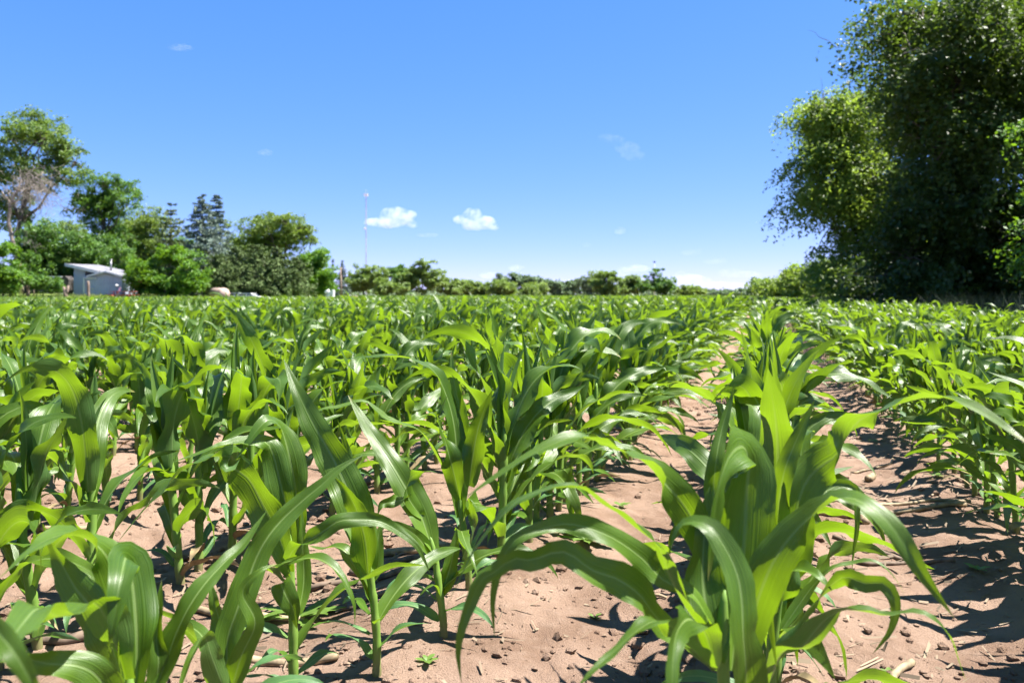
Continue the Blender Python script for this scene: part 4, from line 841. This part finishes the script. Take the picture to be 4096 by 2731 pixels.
mb = MB(); mb.box(rel(X(193, d), d-.14, Z(640, d)), rel(X(222, d), d-.03, Z(637, d))); gut = mb.build('gutter', M['white'], root)
mb = MB(); mb.box(rel(X(192.5, d), d-.13, YG+.1), rel(X(195.5, d), d-.03, Z(640.2, d))); mb.build('downspout', M['white'], root)
mb = MB(); mb.tube([rel(X(255, 82), 82, Z(625, 82)), rel(X(255, 82), 82, Z(597, 82))], .09, 10); ch = mb.build('chimney', M['metal'], root, True)
mb = MB(); mb.tube([rel(X(255, 82), 82, Z(597.5, 82)), rel(X(255, 82), 82, Z(595.5, 82))], .13, 10); mb.build('chimney_cap', M['metal'], ch, True)
mb = MB(); mb.tube([rel(X(213, d), d-.005, Z(661, d)), rel(X(213, d), d-.09, Z(661, d))], [.07, .10], 12); mb.build('wall_lamp', M['white'], root, True)
# old trailer in the shade ------------------------------------------
d = 87.5; bx = X(110, d); root = empty('old_trailer', (bx, d, YG)); tag(root, 'dark old trailer in deep shade with a pale window frame', 'trailer')
mb = MB(); mb.prism([(-4.2, .35), (2.2, .35), (2.3, 1.6), (1.9, 2.0), (-3.9, 2.0), (-4.3, 1.5)], 0, 2.4); mb.build('body', M['dark_wall'], root)
mb = MB(); mb.box((-.4, -.10, 1.83), (1.6, -.02, 1.97)); mb.build('eave_trim', M['white'], root)
fr = MB(); fr.box((.45, -.07, .55), (.55, -.01, 1.55)); fr.box((1.2, -.07, .55), (1.3, -.01, 1.55)); fr.box((.55, -.069, 1.45), (1.2, -.011, 1.55)); fr.box((.55, -.069, .55), (1.2, -.011, .65)); fr.box((.55, -.068, 1.0), (1.2, -.012, 1.05))
fo = fr.build('window_frame', M['white'], root)
for z in (.65, 1.05): MB().box((.552, -.03, z), (1.198, -.015, z+.4 if z > 1 else z+.35)).build('pane', M['glass'], fo)
for x in (-2.6, .2): mb = MB(); mb.tube([(x, -.02, .36), (x, .2, .36)], .36, 14); mb.build('wheel', M['tyre'], root, True)
mb = MB(); mb.prism([(.12, .1), (.38, .1), (.40, 1.75), (-.12, 1.72)], -.35, -.28); mb.build('leaning_panel', M['white'], root)
# posts, stump, board ---------------------------------------------
def post(px, ptop, d, r, lab, lean=0.0, name='fence_post'):
    x = X(px, d); g = float(terrain(np.array(x), np.array(d))); h = Z(ptop, d)-g; mb = MB(); rg = np.random.default_rng(int(px))
    pts = [(lean*h*t+rg.normal(0, .012), rg.normal(0, .012), -.3*(t == 0)+h*t) for t in (0, .25, .5, .75, .97, 1.0)]
    mb.tube(pts, [r*1.08, r*1.02, r, r*.97, r*.95, r*.7], 9); o = mb.build(name, M['post'], None, True, (x, d, g)); return tag(o, lab, 'post', 'old wooden posts at the yard edge')
post(64, 655, 77, .17, 'thick weathered post at the far left of the yard edge'); post(203, 646, 76.5, .13, 'tall weathered post in front of the shed wall')
post(21, 660, 80, .06, 'thin pale post by the left picture edge'); post(58, 664, 79, .05, 'short leaning stick beside the thick post', -.35); post(78, 654, 81, .05, 'thin post between the tree trunks')
x, dd = X(151, 77), 77; g = float(terrain(np.array(x), np.array(dd))); mb = MB()
mb.tube([(0, 0, -.2), (.02, 0, .35), (-.12, .02, .8), (-.2, 0, 1.15)], [.24, .2, .15, .10], 9); mb.tube([(.03, 0, .3), (.14, .02, .7), (.26, 0, 1.25)], [.16, .13, .09], 9)
tag(mb.build('tree_stump', M['post'], None, True, (x, dd, g)), 'forked grey stump between the trailer and the shed', 'stump')
x, dd = X(263, 76.5), 76.5; g = float(terrain(np.array(x), np.array(dd))); o = bar((0, 0, -.05), (.0, 0, -.05), .1, .04, 'white_board', M['white'], None)
o.data.clear_geometry(); o.data.from_pydata([(0, 0, -.05), (.16, 0, -.05), (.16, .05, -.05), (0, .05, -.05), (.48, 0, 1.12), (.64, 0, 1.16), (.64, .05, 1.16), (.48, .05, 1.12)], [], [(0,3,2,1),(4,5,6,7),(0,1,5,4),(1,2,6,5),(2,3,7,6),(3,0,4,7)]); o.location = (x, dd, g)
tag(o, 'white board leaning in front of the red table', 'board')
x, dd = X(268, 79.3), 79.3; g = YG; root = empty('garden_lamp', (x, dd, g)); tag(root, 'white round head on a pole at the shed corner', 'lamp')
MB().tube([(0, 0, 0), (0, 0, Z(658, dd)-g)], .03, 6).build('pole', M['metal'], root, True); mb = MB(); mb.tube([(0, 0, Z(659, dd)-g), (0, 0, Z(656, dd)-g), (0, 0, Z(653, dd)-g)], [.1, .2, .08], 10); mb.build('head', M['white'], root, True)
# red picnic table -------------------------------------------------
dd = 76.2; x = X(283, dd); g = float(terrain(np.array(x), np.array(dd))); root = empty('picnic_table', (x, dd, g)); tag(root, 'faded red wooden picnic table beside the maple bush', 'picnic table')
pl = MB(); pl.box((-1.15, -.09, -.02), (1.15, .09, .02)); plm = pl.mesh('plank'); plm.materials.append(M['red'])
for y, z in ((-.30, .76), (-.10, .76), (.10, .76), (.30, .76), (-.72, .46), (.72, .46)): o = link('plank', plm, None, root); o.location = (0, y, z)
for sx in (-.75, .75):
    for sy in (-1, 1): bar((sx-.04, sy*.62-.04, -.03), (sx+.04, sy*.62-.04, -.03), .01, .08, 'leg', M['red'], root).data.transform(Matrix.Identity(4))
for o in [c for c in root.children if c.name.startswith('leg')]:
    i = list(root.children).index(o); me = o.data; sx = me.vertices[0].co.x; sy = 1 if me.vertices[0].co.y > 0 else -1
    for v in me.vertices:
        if v.index >= 4: v.co.z = .745; v.co.y -= sy*.40
for sx in (-.83, .83): MB().box((sx-.02, -.80, .38), (sx+.02, .80, .435)).build('brace', M['red'], root)
dd = 76.9; x = X(264, dd); g = float(terrain(np.array(x), np.array(dd))); mb = MB(); mb.prism([(-1.5, 0), (1.2, 0), (1.45, .42), (-.9, .36)], -.35, .35)
tag(mb.build('red_hull', M['red'], None, False, (x, dd, g)), 'low red wooden trough lying behind the picnic table', 'trough')
# storage tank -----------------------------------------------------
dd = 80.0; x = X(505, dd); g = float(terrain(np.array(x), np.array(dd))); root = empty('storage_tank', (x, dd, g)); tag(root, 'pale rusty round ended storage tank at the foot of the cedars', 'tank')
mb = MB(); pts = [(-.9, .9, 0.90), (.35, .1, 0.90), (.55, -.03, 0.90), (.70, -.13, 0.90), (.78, -.18, 0.90)]; mb.tube(pts, [.62, .62, .57, .38, .07], 20); mb.build('drum', M['tank'], root, True)
for t in (.15, .75):
    p = np.array(pts[0])*(1-t)+np.array(pts[1])*t; MB().box((p[0]-.08, p[1]-.4, -.1), (p[0]+.08, p[1]+.4, .36)).build('cradle', M['metal'], root)
# parked vehicles --------------------------------------------------
def car(px, d, mat, lab, L=4.3, yaw=0.0, h=1.45):
    x = X(px, d); g = float(terrain(np.array(x), np.array(d))); root = empty('parked_car', (x, d, g)); root.rotation_euler.z = yaw; root.scale = (.85, .85, .8); tag(root, lab, 'car', 'vehicles parked under the cedars')
    a = L/2; mb = MB(); mb.prism([(-a, .32), (a, .32), (a, .75), (a*.55, .90), (-a*.9, .92), (-a, .8)], -.85, .85); mb.build('body', mat, root)
    mb = MB(); mb.prism([(-a*.85, .922), (a*.5, .902), (a*.22, h), (-a*.62, h)], -.75, .75); cb = mb.build('cabin', mat, root)
    mb = MB(); mb.prism([(-a*.72, .96), (-a*.12, .96), (-a*.12, h-.1), (-a*.58, h-.1)], -.758, -.752); mb.build('window', M['glass'], cb); mb = MB(); mb.prism([(-a*.06, .96), (a*.40, .96), (a*.18, h-.1), (-a*.06, h-.1)], -.758, -.752); mb.build('window', M['glass'], cb)
    for wx in (-a*.6, a*.6):
        for wy in (-.86, .68): m = MB(); m.tube([(wx, wy, .32), (wx, wy+.18, .32)], .32, 16); w = m.build('wheel', M['tyre'], root, True); m = MB(); m.tube([(wx, wy-.012, .32), (wx, wy+.1, .32)], .18, 12); m.build('rim', M['metal'], w, True)
car(545, 81.3, M['pale_green'], 'pale green vehicle half hidden behind the corn beside the tank', 3.0, .1, 1.3); car(575, 80.8, M['white'], 'white car half hidden under the cedars', 3.4, -.1, 1.25)
# white hopper -----------------------------------------------------
dd = 84.0; x = X(760, dd); g = float(terrain(np.array(x), np.array(dd))); root = empty('hopper', (x, dd, g)); tag(root, 'white hopper with a tilted chute beside the bright maple', 'hopper')
mb = MB(); mb.box((-.52, -.5, -.1), (.52, .5, .52)); mb.build('bin', M['white'], root); mb = MB(); mb.prism([(-.42, .525), (.30, .525), (.36, 1.30), (.20, 1.34), (-.50, .72)], -.4, .4); mb.build('chute', M['white'], root)
mb = MB(); mb.tube([(-.62, 0, 1.05), (-.15, 0, 1.25)], [.15, .19], 12); mb.build('drum', M['white'], root, True)
dd = 82; x = X(803, dd); tag(MB().box((-.07, -.07, -.1), (.07, .07, Z(676, dd)-float(terrain(np.array(x), np.array(dd))))).build('marker_post', M['white'], None, False, (x, dd, float(terrain(np.array(x), np.array(dd))))), 'tiny white marker post right of the hopper', 'post')
# utility pole -----------------------------------------------------
dd = 122.0; x = X(783, dd); root = empty('utility_pole', (x, dd, .2)); tag(root, 'wooden utility pole in front of the small spruce', 'utility pole')
mb = MB(); mb.tube([(0, 0, -.5), (0, 0, Z(614, dd)-.2)], [.2, .15], 8); mb.build('pole', M['post'], root, True)
mb = MB(); mb.box((-.6, -.06, Z(617, dd)-.3), (.6, .06, Z(617, dd)-.18)); mb.build('crossarm', M['post'], root)
# lattice radio mast ------------------------------------------------
M['mast_white'] = m_plain('mast_white', (0.75, 0.75, 0.75), .5, .03, 1.0); M['mast_red'] = m_plain('mast_faded_red', (0.58, 0.55, 0.60), .5, .05, 1.0)
dd = 690.0; x = X(841, dd); top = Z(447, dd); root = empty('radio_mast', (x, dd, 0)); tag(root, 'tall thin red and white lattice radio mast beside a cloud', 'radio mast')
nsec = 7
for i in range(nsec):
    z0, z1 = top*i/nsec, top*(i+1)/nsec; mb = MB(); legs = [(math.cos(a)*.42, math.sin(a)*.42) for a in (R(90), R(210), R(330))]
    for lx, ly in legs: mb.tube([(lx, ly, z0), (lx, ly, z1)], .11, 5)
    nb = 7
    for j in range(nb):
        za, zb = z0+(z1-z0)*j/nb, z0+(z1-z0)*(j+1)/nb
        for k in range(3): (ax, ay), (bx_, by_) = legs[k], legs[(k+1) % 3]; mb.tube([(ax, ay, za), (bx_, by_, zb)], .05, 4); mb.tube([(ax, ay, za), (bx_, by_, za)], .05, 4)
    mb.build('mast_section', M['mast_red'] if i in (2, 4, 6) else M['mast_white'], root)
mb = MB(); mb.tube([(0, 0, top), (0, 0, Z(434, dd))], [.14, .06], 6); mb.build('whip_antenna', M['mast_red'], root, True)
pm = MB(); pm.box((-.35, -.15, -1.1), (.35, .15, 1.1)); pme = pm.mesh('panel_antenna'); pme.materials.append(M['mast_white'])
for a in range(6): o = link('panel_antenna', pme, None, root); o.location = (math.cos(a*1.047+.3)*1.9, math.sin(a*1.047+.3)*1.9, Z(448, dd)); o.rotation_euler.z = a*1.047+.3+R(90)
mb = MB(); mb.tube([(-1.3, -.9, Z(525, dd)), (-.6, -.3, Z(525, dd))], [1.0, .7], 14); mb.build('dish', M['mast_white'], root, True)
dd = 320.0; x = X(1503, dd); root = empty('light_mast', (x, dd, 0)); tag(root, 'short dark mast with a small head above the far clump', 'mast')
mb = MB(); mb.tube([(0, 0, 0), (0, 0, Z(602, dd))], [.22, .14], 8); mb.build('pole', M['metal'], root, True); mb = MB(); mb.box((-.5, -.3, Z(602, dd)), (.5, .3, Z(600, dd))); mb.build('head', M['dark_wall'], root)

# ------------------------------------------------------------------ crop residue, weeds, clods
def on_soil(px, py):                                  # ground point under a surveyed spot
    d = EYE*F/(py-678); x = X(px, d); return x, d, gz(x, d)
M['weed'] = m_foliage('weed_leaves', (0.09, 0.17, 0.03), (0.17, 0.28, 0.05), None, .3)
stalks = [  # px, py, length, radius, yaw, kind, label
 (2035, 1168, .62, .010, .05, 'straw', 'longest pale corn stalk lying across the right soil strip'),
 (2080, 1150, .48, .007, -.06, 'straw', 'thin straw just behind the longest pale stalk'),
 (2010, 1145, .40, .006, .12, 'straw', 'second thin straw behind the longest pale stalk'),
 (1985, 1175, .14, .016, 1.2, 'straw', 'thick pale stub end beside the centre row'),
 (2000, 1085, .09, .016, .9, 'straw', 'short thick cob stub on the right soil strip'),
 (2005, 1065, .30, .005, .5, 'straw', 'slanting straw behind the cob stub'),
 (2140, 1080, .22, .005, -.1, 'straw', 'straw half in shadow near the short row'),
 (2050, 1260, .34, .007, -.75, 'husk', 'dark twisted husk strip on the right soil strip'),
 (2030, 1285, .20, .006, .35, 'husk', 'short dark husk crossing the twisted strip'),
 (2060, 1545, .16, .008, .75, 'straw', 'pale stalk piece at the lower edge right of the big plant'),
 (1470, 1345, .14, .004, -.4, 'straw', 'curled tan leaf scrap beside the big plant'),
 (945, 1258, .36, .013, .22, 'straw', 'pale stalk behind the two tall left plants'),
 (920, 1285, .30, .010, .30, 'husk', 'brown stalk in shadow between the tall left plants'),
 (850, 1320, .34, .009, .25, 'husk', 'brown husk strip left of the tall plants'),
 (790, 1370, .30, .008, .35, 'husk', 'twisted brown strip at the foot of the sweeping leaf'),
 (655, 1498, .24, .009, -.05, 'straw', 'pale stalk piece at the foot of the lower left plants'),
 (560, 1405, .30, .008, .03, 'straw', 'pale stalk behind the slender lower left plant'),
 (90, 1225, .30, .010, .15, 'straw', 'pale stalk near the left picture edge'),
 (130, 1490, .26, .012, .3, 'husk', 'dark stalk piece under the lower left corner plant'),
 (1560, 1005, .20, .006, .3, 'straw', 'short straw on the left soil strip'),
 (2090, 935, .26, .006, -.3, 'straw', 'straw on the far part of the right soil strip'),
 (2010, 900, .22, .006, .2, 'straw', 'small straw farther up the right soil strip')]
for px, py, L, r, yaw, mt, lab in stalks:
    x, y, z = on_soil(px, py); rg = np.random.default_rng(int(px*7+py)); n = 8; pts = []
    for i in range(n):
        t = i/(n-1)-.5; pts.append((math.cos(yaw)*L*t + rg.normal(0, .03*L*(.4 if mt == 'straw' else 1)), math.sin(yaw)*L*t + rg.normal(0, .02*L), 0))
    pts = [(a, b, gz(x+a, y+b)-z+r*.7+abs(rg.normal(0, .002))) for a, b, _ in pts]
    mb = MB(); mb.tube(pts, [r*rg.uniform(.88, 1.06)*(1.10 if i in (2, 5) else 1) for i in range(n)], 7)
    tag(mb.build('corn_stalk_residue', M[mt], None, True, (x, y, z)), lab, 'dry stalk', 'old corn stalks on the soil')
# fine litter: chips, husk shreds and straw bits nobody could count
rg = np.random.default_rng(404); V, Q = [], []
def chip(x, y, L, w, yaw, lift):
    b = len(V); c, s = math.cos(yaw), math.sin(yaw); z = gz(x, y)+.003
    bend = rg.normal(0, .25)*w*2
    for a, o, h in ((-.5, -.5, 0), (.5, -.5, lift), (.5, .5, lift+bend), (-.5, .5, bend)): V.append((x+c*L*a-s*w*o, y+s*L*a+c*w*o, z+max(h, 0)))
    Q.append((b, b+1, b+2, b+3))
patches = [(870, 1290, .30, 150), (800, 1350, .22, 120), (2060, 1120, .3, 200), (2110, 1010, .3, 160), (2030, 1290, .25, 80), (2050, 1560, .2, 60), (560, 1400, .3, 70), (150, 1460, .3, 80), (1150, 1420, .5, 50), (2200, 1330, .3, 70)]
for px, py, sp, cnt in patches:
    x0, y0, _ = on_soil(px, py)
    for i in range(cnt):
        x, y = x0+rg.normal(0, sp), y0+rg.normal(0, sp*.8)
        if y > .8: chip(x, y, abs(rg.normal(.026, .024))+.006, abs(rg.normal(.0025, .002))+.0015, rg.normal(.1, .7), abs(rg.normal(0, .008)))
for i in range(1500):
    y = .9+7*rg.random()**1.6; x = rg.uniform(-.75, .75)*y; chip(x, y, abs(rg.normal(.008, .008))+.003, abs(rg.normal(.003, .002))+.0015, rg.random()*6.28, abs(rg.normal(0, .003)))
M['chips'] = m_foliage('straw_chips', (0.15, 0.105, 0.07), (0.36, 0.28, 0.19), (0.2, 0.15, 0.08), .1, .8)
tag(link('straw_litter', mesh_np('straw_litter', V, Q), M['chips']), 'scattered straw chips and husk shreds on the bare soil', kind='stuff')
# soil crumbs
ico = np.array([(0,0,1),(.89,0,.45),(.28,.85,.45),(-.72,.53,.45),(-.72,-.53,.45),(.28,-.85,.45),(.72,.53,-.45),(-.28,.85,-.45),(-.89,0,-.45),(-.28,-.85,-.45),(.72,-.53,-.45),(0,0,-1)])
icf = np.array([(0,1,2),(0,2,3),(0,3,4),(0,4,5),(0,5,1),(1,6,2),(2,7,3),(3,8,4),(4,9,5),(5,10,1),(2,6,7),(3,7,8),(4,8,9),(5,9,10),(1,10,6),(6,11,7),(7,11,8),(8,11,9),(9,11,10),(10,11,6)])
n = 15000; y = .85+6.5*rg.random(n)**1.5; x = rg.uniform(-.78, .78, n)*y; keep = vnoise(x*3, y*3, 77) + rg.normal(0, .12, n) > .42; x, y = x[keep], y[keep]; n = len(x)
r = np.minimum(np.abs(rg.normal(0, 1, n))**2*.0034+.0013, .017); z = terrain(x, y)+soil_relief(x, y)+r*.3
V = np.stack([x, y, z], -1)[:, None] + ico[None]*(r[:, None, None]*rg.uniform(.6, 1.25, (n, 12, 1)))*np.array([1.1, 1.1, .75])
tag(link('soil_crumbs', mesh_np('soil_crumbs', V.reshape(-1, 3), None, (np.arange(n)[:, None, None]*12+icf[None]).reshape(-1, 3))), 'small clods and crumbs of brown soil', kind='stuff').data.materials.append(M['soil'])
# weeds
def weed(px, py, size, nl, lab, rough=True):
    x, y, z = on_soil(px, py); rg = np.random.default_rng(int(px+py)); root = empty('weed', (x, y, z)); tag(root, lab, 'weed', 'weeds between the corn')
    for i in range(nl):
        a = i*2.4+rg.normal(0, .2); L = size*rg.uniform(.6, 1.1); el = rg.uniform(.15, .7); W = L*(.28 if rough else .45); n = 9; s = np.linspace(0, 1, n)
        c = np.stack([np.cos(a)*L*s*np.cos(el), np.sin(a)*L*s*np.cos(el), L*s*np.sin(el)-L*.5*s**2*el+.004], -1)
        w = W*.5*np.sin(np.clip(s*.95+.05, 0, 1)*math.pi)**.8*(1+(.45*np.sin(s*26) if rough else 0)); sd = np.array([-math.sin(a), math.cos(a), 0])
        V = np.concatenate([c-sd*w[:, None]+[0, 0, L*.03], c, c+sd*w[:, None]+[0, 0, L*.03]]); q = []
        for k in range(n-1): q += [(k, n+k, n+k+1, k+1), (n+k, 2*n+k, 2*n+k+1, n+k+1)]
        link('leaf', mesh_np('leaf', V, q, smooth=True), M['weed'], root)
weed(1345, 1238, .13, 11, 'largest dandelion like weed at the foot of the tall row'); weed(690, 1395, .12, 9, 'jagged weed behind the sweeping corn leaf'); weed(590, 1412, .09, 8, 'small jagged weed left of the sweeping corn leaf')
weed(980, 1527, .035, 5, 'tiny two leaf seedling on open soil', False); weed(1365, 1390, .025, 4, 'tiny seedling on the bare soil centre', False); weed(1425, 1150, .05, 6, 'small weed at the edge of the left soil strip', False)
weed(2010, 1005, .04, 6, 'small weed on the right soil strip', False); weed(2145, 1095, .05, 6, 'small weed near the shaded short row', False); weed(2245, 1310, .04, 5, 'seedling in the leaf shadows at right', False); weed(2040, 1540, .025, 4, 'seedling near the lower edge', False)

# ------------------------------------------------------------------ clouds
def m_cloud(name, dens):
    t = NT(name); tc = t.n('TexCoord').outputs['Object']
    no = t.n('TexNoise', {'Vector': tc, 'Scale': 0.009, 'Detail': 4.0, 'Roughness': .6}).outputs[0]
    dn = t.math('MULTIPLY', t.smooth(no, .36, .64), dens)
    v = t.n('VolumePrincipled', {'Color': (.86, .86, .89, 1), 'Density': dn, 'Anisotropy': 0.0})
    t.t.links.new(v.outputs[0], t.out.inputs['Volume']); return t.m
M['cloud'] = m_cloud('cloud_thick', .0065); M['cloud_thin'] = m_cloud('cloud_thin', .0022); M['cloud_wisp'] = m_cloud('cloud_wisp', .0006)
import bmesh
def cloud(spec, d, mat, lab, seed, depth=.6):
    """spec: puffs (px, py, rx, ry); one closed star shaped body round their middle"""
    rg = np.random.default_rng(seed); k = d/F; bm = bmesh.new(); bmesh.ops.create_icosphere(bm, subdivisions=4, radius=1.0)
    cx = np.average([s[0] for s in spec], weights=[s[2]*s[3] for s in spec]); cy = np.average([s[1] for s in spec], weights=[s[2]*s[3] for s in spec])
    for v in bm.verts:
        dr = np.array(v.co); best = 0.05
        for px, py, rx, ry in spec:
            c = np.array([(px-cx), 0, -(py-cy)]); R3 = np.array([rx, max(rx, ry)*depth, ry]); a = dr/R3; b = -c/R3
            A_ = a@a; B_ = 2*(a@b); C0 = b@b-1; disc = B_*B_-4*A_*C0
            if disc > 0: best = max(best, (-B_+math.sqrt(disc))/(2*A_))
        n3 = float(vnoise(np.array(dr[0]*3.1+seed), np.array(dr[2]*3.1+dr[1]*2), seed))
        p = dr*best*(.86+.28*n3); v.co = Vector(p*k)
    me = bpy.data.meshes.new('cloud'); bm.to_mesh(me); bm.free()
    c = place(cx, cy, d); o = link('cloud', me, mat, None, tuple(c)); return tag(o, lab, 'cloud', 'small clouds over the horizon')
cloud([(870, 510, 38, 11), (905, 493, 30, 18), (930, 500, 26, 18), (948, 515, 16, 9), (895, 512, 40, 11)], 9000, M['cloud'], 'white cumulus cloud with a tail beside the radio mast', 1)
cloud([(1085, 495, 22, 19), (1062, 505, 28, 11), (1110, 510, 26, 14), (1095, 518, 34, 11), (1128, 520, 16, 8)], 9200, M['cloud'], 'white heaped cumulus cloud right of the mast cloud', 2)
small = [([(1425, 530, 15, 9)], 'thin', 'small lone puff above the far clump'), ([(1440, 340, 28, 14), (1452, 356, 28, 12), (1405, 318, 32, 9)], 'wisp', 'faint high wisp in the open sky'),
 ([(1462, 616, 30, 9), (1440, 618, 22, 6)], 'thin', 'low cloud left of the short mast'), ([(1575, 638, 40, 10), (1560, 630, 16, 9), (1610, 642, 26, 6)], 'thin', 'low cloud bank right of the short mast'),
 ([(1640, 600, 30, 7), (1655, 598, 14, 6)], 'wisp', 'flat pale cloud above the row ends'), ([(1585, 580, 26, 7), (1600, 576, 12, 6)], 'wisp', 'faint flat cloud above the cloud bank'),
 ([(1185, 615, 20, 8)], 'thin', 'small puff over the hazy grove'), ([(1122, 632, 24, 8)], 'thin', 'low puff left of the hazy grove'), ([(1400, 630, 60, 8)], 'wisp', 'stretched low cloud behind the far clump'),
 ([(980, 540, 30, 5)], 'wisp', 'thin lavender streak under the cumulus'), ([(1348, 562, 12, 6)], 'wisp', 'tiny faint puff in the lower sky'), ([(1790, 492, 20, 8)], 'wisp', 'faint puff next to the elm sprays'),
 ([(1700, 630, 50, 8), (1680, 624, 26, 8)], 'wisp', 'pale low cloud near the end of the rows'), ([(1815, 628, 24, 8)], 'thin', 'low cloud meeting the field edge trees'), ([(610, 350, 20, 8)], 'wisp', 'faint puff in the left sky'), ([(415, 110, 28, 7)], 'wisp', 'faint streak high in the left sky'),
 ([(1650, 655, 90, 9), (1560, 655, 60, 8)], 'wisp', 'long pale cloud layer just above the horizon'), ([(1300, 648, 90, 6)], 'wisp', 'long thin layer behind the far tree tops')]
for i, (sp, kd, lab) in enumerate(small): cloud(sp, 9500+400*i, M['cloud_'+kd], lab, 10+i)
